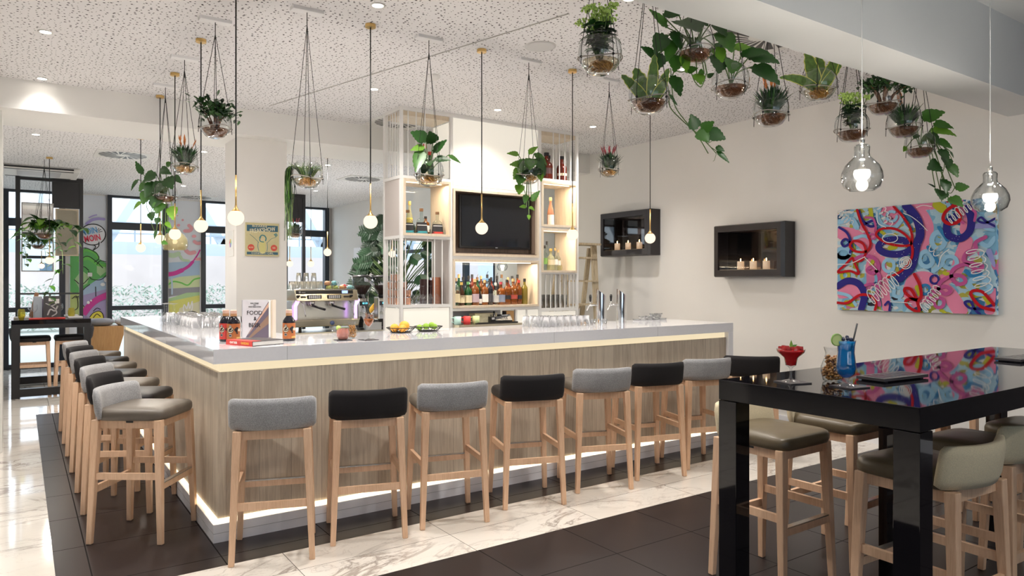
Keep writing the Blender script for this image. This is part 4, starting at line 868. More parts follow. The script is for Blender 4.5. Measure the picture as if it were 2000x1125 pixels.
# ------------------------------------------------------------------ hanging planters
U = Vector
SANS = pm('mottled sansevieria', (.10, .19, .035), .4, var=.75, vs=45)
PALEW = glass('pale water', (.90, .86, .76), (.66, .58, .45))
def planter(label, loc, ztop, r, kind, group, mount=True, seed=1, root=ROOTD, extra=None, knot=.10):
    # local x runs across the viewer's left-right, origin at the bowl centre
    g = random.Random(seed); t = thing('hanging_planter', label, 'hanging plant', loc, R(ROTV), group)
    prof = [(.001, -.94), (.40, -.93), (.62, -.82), (.84, -.55), (.97, -.22), (1, .05), (.96, .35), (.84, .60), (.70, .76), (.64, .80), (.655, .83)]
    gb = MB().lathe([(a * r, z * r) for a, z in prof], 28).build('glass_bowl', GLASS, t)
    MB().lathe([(.001, -.88 * r), (.42 * r, -.87 * r), (.70 * r, -.66 * r), (.86 * r, -.36 * r), (.80 * r, -.34 * r), (.001, -.33 * r)], 22).build('water', ROOTW if root is not ROOTY else PALEW, gb)
    q = MB(); q.sm = True
    for i in range(46):
        a, b_ = g.uniform(0, 2 * PI), g.uniform(.1, .62) * r; z0 = -.34 * r
        P = [(b_ * math.cos(a) * .4, b_ * math.sin(a) * .4, z0), (b_ * math.cos(a), b_ * math.sin(a), -.5 * r), (b_ * math.cos(a + .8) * .9, b_ * math.sin(a + .8) * .9, -g.uniform(.62, .78) * r)]
        q.tube(smooth_path(P, 3), .035 * r, 4, cap=False)
    q.build('root_ball', root, gb)
    q = MB(); zr = -.28 * r; rr = 1.02 * r; q.tube([(rr * math.cos(a), rr * math.sin(a), zr + .01 * math.sin(a * 2 + seed)) for a in [2 * PI * k / 24 for k in range(25)]], .003, 5, cap=False); q.build('rope_ring', ROPE, t)
    h = ztop - loc[2] - knot; q = MB()
    for k in range(4):
        a = PI / 4 + k * PI / 2 + .3 * (seed % 3 - 1); x, y = rr * math.cos(a), rr * math.sin(a)
        q.tube([(x * 1.02, y * 1.02, zr - .035 - .02 * (k % 2)), (x, y, zr), (x * 1.0, y * 1.0, .12 * r), (0, 0, h)], .0021, 4)
        q.ball((x, y, zr), .007, 6, 4)
    q.tube([(0, 0, h - .06), (0, 0, h + knot)], .0028, 5); q.ball((0, 0, h - .03), .006, 6, 4); q.build('cord', CORD, t)
    if mount: MB().rbox(0, 0, h + knot - .008, .20, .07, .028, R(-ROTV)).build('ceiling_mount', cm((.85, .85, .86)), t, bevel=.003)
    F = MB(); S = MB(); F.sm = S.sm = True; z0 = -.30 * r; mats = [LEAFD, LEAFM, LEAFL]
    if kind == 'jade':
        for i in range(9):
            a = g.uniform(0, 2 * PI); sp = g.uniform(.3, 1.5) * r; top = U((sp * math.cos(a), sp * math.sin(a), g.uniform(.7, 1.55) * r)); P = smooth_path([(0.2 * sp * math.cos(a), .2 * sp * math.sin(a), z0), (.5 * sp * math.cos(a), .5 * sp * math.sin(a), .35 * r), top], 4)
            S.tube(P, .008, 6, .003)
            for j in range(40):
                c = top + U((g.gauss(0, .30 * r), g.gauss(0, .30 * r), g.gauss(-.1 * r, .24 * r))); F.leaf(c, (g.uniform(-1, 1), g.uniform(-1, 1), g.uniform(-.1, 1)), .036 * g.uniform(.8, 1.3), .024, shape='obov', droop=0, m=g.choice((0, 0, 3)))
    elif kind == 'brom':
        for i in range(210):
            a = g.uniform(0, 2 * PI); sp = g.uniform(.05, .8); l = g.uniform(1.0, 1.75) * r
            F.leaf((.35 * r * g.random() * math.cos(a), .35 * r * g.random() * math.sin(a), z0 + .05 * r), (sp * math.cos(a), sp * math.sin(a), 1), l, .017, shape='strap', droop=g.uniform(0, .7), m=g.choice((0, 3, 3, 3)))
        for i in range(extra or 3):
            a = g.uniform(0, 2 * PI); sp = g.uniform(.1, .5); d = U((sp * math.cos(a), sp * math.sin(a), 1)).normalized(); c = d * 1.2 * r
            for k in range(9): F.leaf(c + d * k * .006, (g.uniform(-.3, .3) + d.x, g.uniform(-.3, .3) + d.y, 1), .05, .014, shape='lance', droop=0, m=4)
    elif kind == 'kal':
        for i in range(13):
            a = g.uniform(0, 2 * PI); sp = g.uniform(.1, .9) * r; top = U((sp * math.cos(a), sp * math.sin(a), g.uniform(1.35, 1.95) * r)); P = smooth_path([(.15 * sp * math.cos(a), .15 * sp * math.sin(a), z0), (.5 * sp * math.cos(a), .5 * sp * math.sin(a), .6 * r), top], 4); S.tube(P, .004, 5, .002)
            for j in range(16):
                f = g.uniform(.25, .85); c = P[int(f * (len(P) - 1))]; b_ = g.uniform(0, 2 * PI); F.leaf(c, (math.cos(b_), math.sin(b_), g.uniform(0, .8)), .055 * g.uniform(.6, 1.2), .034, shape='oval', droop=g.uniform(.2, 1), m=g.choice((0, 3, 3)))
            for j in range(26): c = top + U((g.gauss(0, .013), g.gauss(0, .013), g.gauss(.004, .009))); F.ball(c, .0066, 6, 4, m=5)
        for x in (-1, 1): F.leaf((x * .5 * r, 0, .75 * r), (x, .1, .2), .07, .028, shape='lance', droop=1.6, m=0)
    elif kind == 'snake':
        for (x, y, l, w, dx, dy, dr) in extra: F.leaf((x * r, y * r, -.35 * r), (dx, dy, 1), l, w, up=(0, -1, .01), shape='strap', droop=dr, fold=.12, m=6, em=7, n=12)
    elif kind == 'rhip':
        for i in range(150):
            a = g.uniform(0, 2 * PI); l = g.uniform(.3, .9) * r; b_ = U((.3 * r * math.cos(a), .3 * r * math.sin(a), z0)); P = smooth_path([b_, b_ + U((l * .5 * math.cos(a), l * .5 * math.sin(a), .6 * r)), b_ + U((l * math.cos(a + .4) - .1 * r, l * math.sin(a + .4), g.uniform(.5, 1.0) * r))], 3); F.tube(P, .0022, 4, .001, m=g.choice((1, 3, 8)), cap=False)
        for i in range(70):
            x = -r * 1.0 - g.uniform(0, .035); y = g.uniform(-.03, .03); l = g.uniform(.18, .46); P = [(-.3 * r, 0, .2 * r), (-.85 * r, y, .45 * r), (x, y, .1 * r), (x + g.uniform(-.012, .012), y, -l * .5), (x + g.uniform(-.015, .015), y + g.uniform(-.01, .01), -l)]; F.tube(smooth_path(P, 4), .0022, 4, .001, m=g.choice((1, 3, 3, 8)), cap=False)
    elif kind == 'pothos':
        n, ln, vines = extra
        for i in range(n):
            a = g.uniform(0, 2 * PI); e = g.uniform(.25, 1.25); d = U((math.cos(a) * e, math.sin(a) * e, g.uniform(.2, 1.1))); c = U((.4 * r * math.cos(a), .4 * r * math.sin(a), .5 * r)) + d * g.uniform(.2, .9) * r
            S.tube(smooth_path([(0, 0, z0), U((.25 * r * math.cos(a), .25 * r * math.sin(a), .5 * r)), c], 4), .0026, 4); F.leaf(c, (d.x, d.y, g.uniform(-.4, .5)), ln * g.uniform(.7, 1.15), ln * .72, shape='heart', droop=g.uniform(.4, 1.4), m=g.choice((0, 1, 1, 2)))
        for V, ns, sz in vines:
            P = smooth_path([(0, 0, z0), (V[0][0] * .5, V[0][1], .7 * r)] + V, 6); S.tube(P, .0024, 5)
            for k in range(ns):
                f = .3 + .7 * (k + .5) / ns; c = P[min(len(P) - 1, int(f * (len(P) - 1)))]; a = (k % 2) * PI + g.uniform(-.7, .7); F.leaf(c, (math.cos(a), g.uniform(-.6, .2), g.uniform(-.5, .3)), sz * g.uniform(.75, 1.2), sz * .75, shape='heart', droop=g.uniform(.5, 1.3), m=g.choice((0, 1, 1, 2)))
    elif kind == 'philo':
        leaves, stems = extra
        for (x, y, z, dx, dy, dz, l, w, dr, m_) in leaves:
            F.leaf((x, y, z), (dx, dy, dz), l, w, up=(.1, -1, .5), shape='heart', droop=dr, m=m_, n=12); S.tube(smooth_path([(0, 0, z0), (x * .35, y * .5, .45 * r), (x, y, z)], 5), .0035, 5)
        for P in stems: S.tube(smooth_path(P, 5), .003, 5)
    F.build('foliage', [LEAFD, LEAFM, LEAFL, LEAFX, REDL if seed == 13 else ORNG, BUDG, SANS, YEDGE, pm('olive strand', (.22, .30, .08), .5)], t)
    if S.v: S.build('stem', STEMB if kind == 'jade' else STEMG, t)
    return t
GB = 'glass bowl planters over the bar'; GC = 'glass bowl planters in the row by the near beam'
planter('jade plant in a glass bowl hanging left, nearest of the left row', (1.075, 5.03, 2.55), 3.25, .10, 'jade', GB, seed=3)
planter('orange-tipped bromeliad in a glass bowl, second of the left row', (1.06, 6.02, 2.43), 3.25, .10, 'brom', GB, seed=4, root=ROOTY, extra=3)
planter('trailing pothos in a glass bowl, third of the left row', (1.07, 6.97, 2.285), 3.25, .10, 'philo', GB, seed=5, extra=([
    (-.02, 0, .10, -.3, -.5, -.6, .15, .12, .5, 0), (.02, -.03, .13, .6, -.4, -.5, .15, .12, .5, 0), (-.08, 0, .17, -.5, -.3, -.2, .14, .11, .8, 0), (-.05, 0, .20, .8, -.2, .1, .13, .09, .8, 0), (.01, 0, .24, .6, -.2, .5, .08, .06, .7, 1), (.07, 0, .14, .9, -.2, -.1, .11, .07, 1, 0),
    (-.20, 0, .17, -.4, -.1, .6, .13, .06, -.4, 0), (-.24, 0, .12, -.5, -.2, -.5, .12, .04, 1, 0), (-.17, 0, .09, -.5, -.3, -.6, .10, .07, .4, 1), (-.14, 0, .02, -.2, -.5, -.8, .15, .12, .3, 1), (-.10, 0, .10, -.3, -.4, -.8, .17, .11, .3, 0), (-.21, 0, -.08, -.8, -.2, -.4, .10, .045, .9, 2),
    (-.04, -.03, -.03, -.2, -.5, -.8, .14, .12, .2, 0), (-.01, -.05, -.09, -.2, -.5, -.9, .12, .12, .2, 1), (.07, -.02, -.12, .3, -.5, -.9, .15, .10, .2, 2), (-.13, 0, -.17, .4, -.5, -.7, .10, .07, .4, 0), (-.06, 0, -.22, -.1, -.5, -.9, .07, .06, .3, 0), (0, 0, -.26, .8, -.3, -.5, .09, .045, .4, 2), (.02, 0, -.32, .6, -.5, -.8, .06, .04, .4, 0), (-.08, 0, -.33, -.1, -.3, -.9, .09, .03, .2, 0), (-.02, -.03, -.44, .9, -.2, -.1, .07, .045, .3, 1), (-.11, -.0, -.05, .5, -.4, -.9, .12, .09, .3, 0)],
    [[(-.1, 0, .05), (-.17, 0, -.1), (-.12, 0, -.2), (-.04, 0, -.25), (0, 0, -.34), (-.02, 0, -.45)], [(0, 0, .02), (-.09, 0, -.12), (-.13, 0, -.24), (-.08, 0, -.38)]]))
planter('grassy rhipsalis spilling left from a glass bowl beside the pillar', (1.521, 4.508, 2.19), 3.25, .098, 'rhip', GB, seed=6, root=ROOTY)
planter('big-leaved plant in a glass bowl in front of the upper left tower cell', (2.416, 4.53, 2.285), 3.25, .108, 'philo', GB, seed=7, root=ROOTY, extra=([
    (-.02, 0, .22, -.75, -.3, .5, .13, .11, .2, 0), (.03, -.02, .20, -.1, -.5, .6, .11, .10, .4, 0), (-.03, -.02, .17, -.8, -.4, -.1, .11, .06, .3, 2), (-.05, -.03, .15, -.15, -.5, -.9, .20, .095, .1, 1), (.03, 0, .14, .7, -.3, .5, .14, .07, -.1, 0), (.0, -.02, .07, .1, -.5, -.1, .11, .09, .5, 0), (.04, 0, .09, .95, -.3, 0, .13, .06, .2, 0), (.14, 0, .12, .8, -.1, -.5, .11, .035, .1, 1), (-.02, 0, .05, -.3, -.4, -.9, .09, .06, .2, 3)], []))
planter('variegated pothos in a glass bowl hanging before the glowing panel', (3.311, 4.541, 2.365), 3.25, .10, 'philo', GB, seed=8, root=ROOTY, extra=([
    (-.08, 0, .13, -.9, -.2, .35, .10, .05, .5, 2), (.0, 0, .14, .5, -.3, .6, .10, .05, .6, 2), (.04, 0, .14, .8, -.3, -.3, .15, .06, .9, 1), (-.05, 0, .05, -.9, -.3, .2, .11, .07, .4, 2), (-.07, 0, .03, -.5, -.4, -.8, .12, .07, .3, 2), (-.03, 0, .10, -.2, -.5, -.7, .14, .09, .3, 1), (.02, -.02, .10, -.1, -.6, -.5, .15, .10, .3, 1), (.05, -.02, .10, .5, -.6, -.6, .15, .09, .4, 0), (.07, 0, .06, .6, -.4, -.8, .12, .09, .4, 0), (.03, -.04, .02, .2, -.7, -.5, .11, .09, .3, 3), (-.06, -.03, -.03, -.2, -.6, -.8, .11, .09, .2, 1), (.08, -.02, -.0, .2, -.5, -.8, .10, .06, .5, 2), (0, 0, .03, -.6, -.5, -.5, .12, .08, .5, 0),
    (-.07, 0, -.10, -.1, -.5, -.9, .10, .08, .1, 2), (-.02, 0, -.18, -.2, -.5, -.9, .09, .05, .1, 1), (.02, 0, -.23, .5, -.3, .6, .11, .055, .1, 1), (-.02, 0, -.28, -.9, -.3, .2, .06, .035, .4, 2), (.0, 0, -.28, .7, -.4, -.2, .06, .03, .6, 2), (.0, 0, -.34, 0, -.5, -.8, .05, .03, .2, 2)], [[(0, 0, -.02), (-.05, -.06, -.08), (-.03, -.02, -.17), (.0, 0, -.25), (0, 0, -.38)]]))
planter('red-tipped bromeliad in a small glass bowl, rightmost over the bar', (4.204, 4.582, 2.49), 3.25, .094, 'brom', GB, seed=13, root=ROOTY, extra=5)
planter('lime-budded kalanchoe in a glass bowl, leftmost of the near row', (2.307, 2.58, 2.60), 3.25, .106, 'kal', GC, False, 21, ROOTY)
planter('upright snake plant in a glass bowl, second of the near row', (2.638, 2.58, 2.451), 3.25, .103, 'snake', GC, False, 22, ROOTD, [(-.1, 0, .19, .05, -.75, 0, .3), (0, .1, .19, .075, -.35, 0, .2), (.1, 0, .245, .05, .08, 0, .1), (.3, .1, .19, .045, .40, 0, .1), (.2, -.1, .15, .045, .55, .1, .2)])
planter('broad-leaved philodendron in a glass bowl touching the near beam', (2.986, 2.58, 2.765), 3.25, .102, 'philo', GC, False, 23, ROOTD, ([
    (-.08, -.02, .13, .3, -.7, -.5, .20, .17, .1, 0), (-.03, 0, .16, .6, -.4, -.3, .13, .10, .5, 0), (-.15, 0, .10, -.7, -.2, .7, .14, .06, .2, 1), (-.17, 0, .16, .9, -.1, .3, .12, .07, .4, 0), (-.16, 0, .06, -.5, -.4, -.7, .15, .10, .4, 0), (-.12, 0, .03, -.3, -.4, -.8, .15, .08, .3, 1), (-.12, 0, .08, .3, -.5, -.9, .14, .07, .3, 0), (.06, 0, .16, .8, -.3, -.2, .12, .09, .6, 0), (.10, .02, .14, .7, -.2, -.7, .12, .09, .3, 0), (.14, .02, .08, .3, -.5, -.8, .16, .12, .2, 1), (.12, .02, .0, .2, -.4, -.8, .11, .08, .2, 2), (.09, .05, .22, .6, -.2, .2, .09, .06, .3, 0), (-.1, .0, .2, .2, -.4, .6, .09, .06, .4, 0),
    (-.22, 0, -.06, -.6, -.3, .5, .10, .06, .4, 0), (-.19, 0, -.04, -.2, -.5, -.8, .13, .09, .2, 0), (-.10, 0, -.05, -.2, -.5, -.8, .13, .09, .2, 1), (-.06, 0, -.05, 0, -.5, -.9, .13, .06, .1, 2), (-.12, 0, -.16, .2, -.5, -.9, .15, .08, .1, 0), (-.04, 0, -.14, .7, -.4, .3, .06, .05, .3, 1), (.01, 0, -.15, .2, -.5, -.9, .08, .07, .1, 2), (.05, 0, -.14, -.8, -.3, -.1, .04, .04, .3, 1), (.07, 0, -.17, .6, -.4, .5, .04, .03, .3, 0)],
    [[(-.1, 0, .0), (-.13, 0, -.10), (-.08, 0, -.14), (-.03, 0, -.13), (0, 0, -.19), (.03, 0, -.22), (.05, 0, -.19), (.06, 0, -.15)], [(-.13, 0, -.12), (-.12, 0, -.25), (-.09, .02, -.34), (.03, .06, -.47), (.10, .1, -.56)]]))
planter('glass bowl planter with tall drooping leaves, fourth of the near row', (3.284, 2.58, 2.625), 3.25, .104, 'philo', GC, False, 24, ROOTD, ([
    (-.03, 0, .16, -.8, -.3, .2, .12, .10, .5, 0), (-.07, -.02, .14, -.2, -.6, -.8, .16, .12, .2, 0), (.02, 0, .18, .8, -.2, .2, .09, .06, .4, 2), (.10, 0, .13, .9, -.4, .1, .18, .11, .8, 0), (.12, 0, .08, .7, -.5, -.5, .20, .12, .4, 0), (.06, 0, .14, .8, -.3, .4, .14, .08, .9, 0), (.0, -.05, .10, -.3, -.6, -.7, .12, .10, .3, 1)], []))
planter('orange-tipped bromeliad in a glass bowl, fifth of the near row', (3.654, 2.58, 2.512), 3.25, .103, 'brom', GC, False, 25, ROOTD, 4)
planter('yellow-lit snake plant in a glass bowl just under the near beam', (4.144, 2.58, 2.741), 3.25, .107, 'snake', GC, False, 26, ROOTY, [(-.1, 0, .26, .06, -1.05, 0, .9), (0, .1, .27, .08, -.30, 0, -.1), (.1, .1, .25, .08, .02, .1, 0), (.2, 0, .25, .07, .45, 0, -.1), (.1, -.1, .22, .05, .70, .1, .2)])
planter('second lime-budded kalanchoe, left of the clear glass pendant cord', (4.526, 2.58, 2.523), 3.25, .108, 'kal', GC, False, 27, ROOTD)
planter('jade plant in a glass bowl, close under the near beam', (4.921, 2.58, 2.757), 3.25, .110, 'jade', GC, False, 28, ROOTD)
planter('dense bromeliad in a glass bowl, below the jade plant by the beam', (5.208, 2.58, 2.633), 3.25, .112, 'brom', GC, False, 29, ROOTD, 3)
planter('pothos trailing down over the painting, last of the near row', (5.438, 2.58, 2.505), 3.25, .105, 'philo', GC, False, 30, ROOTD, ([
    (.02, 0, .18, .5, -.4, .4, .15, .11, .6, 1), (-.03, 0, .16, -.3, -.4, .5, .10, .08, .7, 1), (.08, 0, .10, .9, -.3, .1, .18, .08, .8, 2), (.10, 0, .14, .9, -.3, .2, .14, .08, .9, 1), (.05, 0, .08, .4, -.6, -.5, .13, .09, .5, 0), (-.05, -.02, .08, -.4, -.6, -.3, .10, .08, .5, 0), (-.10, 0, -.02, -.6, -.4, -.4, .06, .04, .5, 2), (.12, 0, .02, .8, -.3, -.2, .12, .08, .6, 1),
    (.13, -.02, -.04, .3, -.5, -.8, .12, .09, .3, 0), (.17, -.02, -.10, -.1, -.6, -.7, .11, .09, .3, 0), (.13, -.03, -.16, -.9, -.4, -.1, .15, .12, .3, 0), (.18, -.03, -.15, .4, -.5, -.8, .13, .10, .3, 1), (.16, -.03, -.26, -.2, -.5, -.8, .13, .09, .3, 0), (.13, -.03, -.34, -.3, -.6, -.6, .11, .11, .3, 0), (.19, -.03, -.40, .5, -.6, -.4, .12, .11, .4, 1), (.24, -.03, -.33, .8, -.4, .3, .09, .08, .4, 1), (.10, -.02, -.32, -.9, -.3, .4, .08, .02, .1, 3), (.22, 0, -.05, .3, -.3, -.9, .06, .02, .1, 0)],
    [[(.08, 0, .06), (.16, 0, -.04), (.18, 0, -.15), (.15, 0, -.28), (.16, 0, -.42)], [(.16, 0, .0), (.23, 0, -.10), (.24, 0, -.2)], [(.15, 0, -.3), (.22, 0, -.36), (.26, 0, -.31)]]))
# long bare vine with a cluster of heart leaves (grows from the philodendron, hangs free)
planter('dense ivy trailing from a bowl over the far black table', (.26, 10.9, 2.14), 3.06, .11, 'pothos', 'back room planters', False, 41, ROOTD, (60, .13, [([(-.12, 0, .1), (-.28, 0, 0), (-.34, 0, -.06)], 10, .12), ([(.12, 0, .12), (.32, 0, .05), (.42, 0, -.25)], 14, .13), ([(.10, -.05, .08), (.22, 0, -.2), (.24, 0, -.55)], 14, .12), ([(-.12, -.05, .08), (-.25, 0, -.15), (-.22, 0, -.4)], 9, .11), ([(.1, 0, 0), (.14, 0, -.5), (.05, 0, -.78), (.18, 0, -.98)], 10, .10), ([(.25, 0, .1), (.45, 0, .06), (.55, 0, .0)], 8, .12)]))
planter('small far succulent planter at the right edge of the pillar', (3.38, 10.55, 2.24), 3.06, .10, 'brom', 'back room planters', False, 13, ROOTD, 6)
# long vine reaching right from the snake plant bowl
t = thing('trailing_vine', 'long single vine with heart leaves reaching right from the second near bowl', 'vine', (2.638, 2.58, 2.451), R(ROTV)); s_ = 3.62 / 1387
S = MB(); P = smooth_path([(.06, 0, -.02), (.104, 0, .02), (.108, 0, -.06), (.17, 0, -.13), (.25, 0, -.20), (.30, 0, -.25), (.345, 0, -.30)], 5); S.tube(P, .0035, 5, .002); S.tube(smooth_path([(.30, 0, -.25), (.33, 0, -.23), (.34, 0, -.20)], 4), .002, 4); S.tube([(.32, 0, -.27), (.35, 0, -.29), (.36, 0, -.30)], .002, 4); S.tube([(.345, 0, -.30), (.335, 0, -.335), (.328, 0, -.34)], .0015, 4); S.build('stem', STEMG, t)
F = MB(); F.sm = True
for (x, z, dx, dz, l, w, m_) in [(.235, -.18, -.3, .9, .085, .075, 0), (.27, -.185, .5, .5, .075, .06, 1), (.245, -.19, .6, -.5, .085, .085, 1), (.30, -.20, .85, -.2, .095, .085, 0), (.34, -.27, .8, -.3, .05, .035, 0), (.345, -.29, .8, -.7, .09, .03, 0), (.10, .0, .6, -.7, .06, .02, 0), (.12, -.03, .8, -.8, .04, .015, 0)]: F.leaf((x, -.005, z), (dx, -.3, dz), l, w, up=(.1, -1, .3), shape='heart', droop=.3, m=m_, n=12)
F.build('foliage', [LEAFD, LEAFM], t)

# monstera behind the tower
t = thing('monstera_plant', 'tall potted monstera behind the shelf tower with dark split leaves', 'potted plant', (4.55, 9.4, 0), R(ROTV)); MB().lathe([(.001, 0), (.20, 0), (.24, .42), (.21, .42), (.20, .38), (.001, .38)], 24).build('pot', cm((.10, .10, .11)), t)
F = MB(); S = MB(); F.sm = True; g = random.Random(5)
def split_leaf(c, a, tilt, s, m_):
    d = U((math.cos(a), math.sin(a) * .6 - .4, tilt)).normalized()
    sd = d.cross(U((.1, -1, .2))).normalized()
    F.leaf(c, d, s, s * .30, up=(.1, -1, .3), shape='oval', droop=.4, m=m_)
    for k in range(6):
        f = .08 + k * .15; b_ = U(c) + d * s * f - U((0, 0, 1)) * .12 * s * f * f
        for e in (-1, 1): F.leaf(b_, d * .55 + sd * e, s * (.58 - .34 * abs(f - .35)), s * .15, up=(.1, -1, .3), shape='strap', droop=.4, m=m_)
for i in range(120):
    z = g.uniform(.75, 2.45); rr = .18 + .36 * math.sin(PI * min(1, (z - .3) / 2.4)); a = g.uniform(0, 2 * PI); c = (rr * math.cos(a), .4 * rr * math.sin(a), z); S.tube(smooth_path([(g.uniform(-.05, .05), 0, .38), (.03, 0, z * .7), c], 4), .007, 5); split_leaf(c, a + g.uniform(-.7, .7), g.uniform(-.9, .3), g.uniform(.15, .26), g.choice((0, 0, 1)))
F.build('foliage', [LEAFX, pm('monstera leaf', (.012, .055, .018), .4, var=.4, vs=8)], t); S.build('stem', STEMG, t)
# ------------------------------------------------------------------ bottles
PROF = {  # radius, z relative to r and h
 'bordeaux': [(.001, 0), (.92, 0), (1, .02), (1, .60), (.92, .67), (.45, .76), (.36, .80), (.36, .97)],
 'burgundy': [(.001, 0), (.95, 0), (1, .02), (1, .42), (.85, .55), (.5, .70), (.34, .80), (.32, .97)],
 'square': [(.001, 0), (.92, 0), (.98, .02), (.98, .62), (.85, .68), (.40, .74), (.34, .78), (.34, .95)],
 'squat': [(.001, 0), (.95, 0), (1, .03), (1, .50), (.90, .60), (.42, .70), (.33, .74), (.33, .94)],
 'trapezoid': [(.001, 0), (1.0, 0), (1.05, .02), (.80, .52), (.62, .58), (.30, .64), (.26, .68), (.26, .88)],
 'globe': [(.001, 0), (.6, 0), (.9, .08), (1, .28), (.92, .46), (.5, .60), (.30, .68), (.28, .95)]}
BI = [0]
def bottle(kind, liq, loc, r, h, lc, cc, label, group, sq=0, rot=0, lz=(.14, .50), band=None, pourer=False, cat='bottle', flat=1.0, capr=.42, caph=.12):
    t = thing('liquor_bottle', label, cat, loc, rot, group); P = PROF[kind]; n = 20
    MB().lathe([(a * r, z * h) for a, z in P], n, sq=sq, sy=flat).build('bottle_body', LIQ[liq], t)
    ln = LIQ[liq]
    if lc:
        def rad(z):
            for (a, za), (b_, zb) in zip(P[1:], P[2:]):
                if za <= z <= zb: return a + (b_ - a) * (z - za) / max(1e-6, zb - za)
            return 1
        q = MB(); z0, z1 = lz; q.lathe([(rad(z0) * r * 1.015, z0 * h), (rad(z1) * r * 1.015, z1 * h)], 14, sq=sq, sy=flat, a0=-PI, arc=PI)
        if band: q.lathe([(rad(z0) * r * 1.03, (z0 + (z1 - z0) * .38) * h), (rad(z1) * r * 1.03, (z0 + (z1 - z0) * .66) * h)], 10, sq=sq, sy=flat, a0=-PI * .85, arc=PI * .7, m=1)
        q.build('label', [cm(lc), cm(band or lc)], t)
    q = MB(); q.lathe([(.001, .93 * h - caph * h * .3), (capr * r, .93 * h - caph * h * .3), (capr * r, .93 * h + caph * h * .7), (.001, .93 * h + caph * h * .7)], 12, smooth=False)
    if pourer: q.tube([(0, 0, h), (0, 0, h * 1.06), (.012, 0, h * 1.12)], .003, 5)
    q.build('cap', cm(cc), t)
    return t
GREY = (.5, .5, .5); BK = (.015, .015, .018); CR = (.70, .62, .42); WT = (.78, .76, .72); RD = (.5, .04, .03); GD = (.6, .42, .12); BL = (.05, .14, .35); TL = (.03, .28, .36); WD = (.50, .33, .16); BRN = (.14, .07, .03); YE = (.75, .60, .08)
# long bottle cell: x from 3.75 to 4.80, floor z = 1.239
FR = [  # front row: x, kind, liquid, radius, height, label, cap, words
 (3.80, 'square', 'cl', .043, .29, CR, WD, 'pale whisky bottle with a cream label'), (3.872, 'burgundy', 'br', .036, .245, CR, GD, 'brown liqueur bottle with a yellowish label'), (3.955, 'bordeaux', 'gr', .042, .25, CR, (.1, .3, .12), 'green whisky bottle with a cream label'),
 (4.040, 'square', 'am', .042, .28, (.45, .35, .40), WD, 'clear square bottle with a mauve label'), (4.103, 'bordeaux', 'dk', .024, .155, WT, BK, 'small black bottle with a white label'), (4.165, 'square', 'am', .038, .27, WT, WD, 'amber bottle with a tall white label'),
 (4.232, 'bordeaux', 'dk', .037, .285, (.05, .05, .06), BK, 'black bottle with a grey framed label'), (4.306, 'square', 'cl', .036, .24, GREY, WT, 'grey bottle with a silver label'), (4.378, 'square', 'am', .044, .25, (.20, .24, .34), (.3, .03, .05), 'wide amber bottle with a slate label'),
 (4.460, 'square', 'am', .040, .275, BK, BK, 'dark amber bottle with a slanted black label'), (4.545, 'square', 'am', .044, .285, (.38, .06, .04), WD, 'amber square bottle with a slanted red label'), (4.622, 'bordeaux', 'am', .036, .27, BK, RD, 'orange bottle with a slanted black label'), (4.70, 'bordeaux', 'ol', .038, .285, None, BK, 'tall olive yellow bottle without a front label')]
for i, (x, k, lq, r, h, lc, cc, w) in enumerate(FR):
    bottle(k, lq, (x, 6.53, 1.239), r, h, lc, cc, w + ', front row of the long bottle cell', 'bottles in the long oak cell', sq=5 if k == 'square' else 0, rot=R(-18), lz=(.12, .44) if i < 9 else (.22, .38), band=None, pourer=i in ())
BRW = [(3.78, 'gr'), (3.84, 'cl'), (3.905, 'gr'), (3.97, 'cl'), (4.03, 'cl'), (4.085, 'rd'), (4.14, 'gr'), (4.20, 'am'), (4.27, 'cl'), (4.335, 'rd'), (4.40, 'dk'), (4.475, 'cl'), (4.55, 'rd'), (4.62, 'cl'), (4.68, 'am')]
NM = {'gr': 'green', 'cl': 'clear', 'rd': 'reddish', 'am': 'amber', 'dk': 'black'}
o2 = ordn + ['ninth', 'tenth', 'eleventh', 'twelfth', 'thirteenth', 'fourteenth', 'fifteenth']
for i, (x, lq) in enumerate(BRW):
    bottle('bordeaux', lq, (x, 6.64 + .02 * (i % 2), 1.239), .034, .30 + .03 * ((i * 7) % 3) / 2, (WT, CR, BRN, None, GREY)[i % 5], (BK, WD, BK, BRN, BK)[(i * 3) % 5], '%s bottle in the back row of the long bottle shelf, %s from the left' % (NM[lq], o2[i]), 'bottles in the long oak cell', pourer=i in (0, 3, 6, 8, 10), lz=(.2, .5))
# other cells
for x, l, c in ((3.245, 'left', TL), (3.40, 'middle', TL), (3.585, 'right', RD)):
    t = bottle('trapezoid', 'cl', (x, 6.54, 1.984), .060, .235 if l != 'middle' else .26, BK, BRN, '%s square tequila bottle, black and %s label, left oak box' % (l, 'red' if c == RD else 'teal'), 'bottles in the left oak box', sq=5, lz=(.06, .46), rot=R(-12), capr=.34, flat=.7)
    MB().lathe([(.061, .008), (.0605, .028)], 14, sq=5, sy=.72, a0=-PI, arc=PI).build('colour_band', cm(c), t); MB().lathe([(.0540, .085), (.0540, .093)], 10, sq=5, sy=.74, a0=-PI * .8, arc=PI * .6).build('label_lettering', cm((.6, .6, .6)), t)
bottle('burgundy', 'yl', (3.325, 6.66, 1.984), .036, .34, YE, GD, 'tall yellow-labelled bottle behind the left tequila bottles', 'bottles in the left oak box'); bottle('square', 'am', (3.49, 6.62, 1.984), .036, .19, WT, BK, 'small amber bottle with a white label behind the tequila bottles', 'bottles in the left oak box', sq=5)
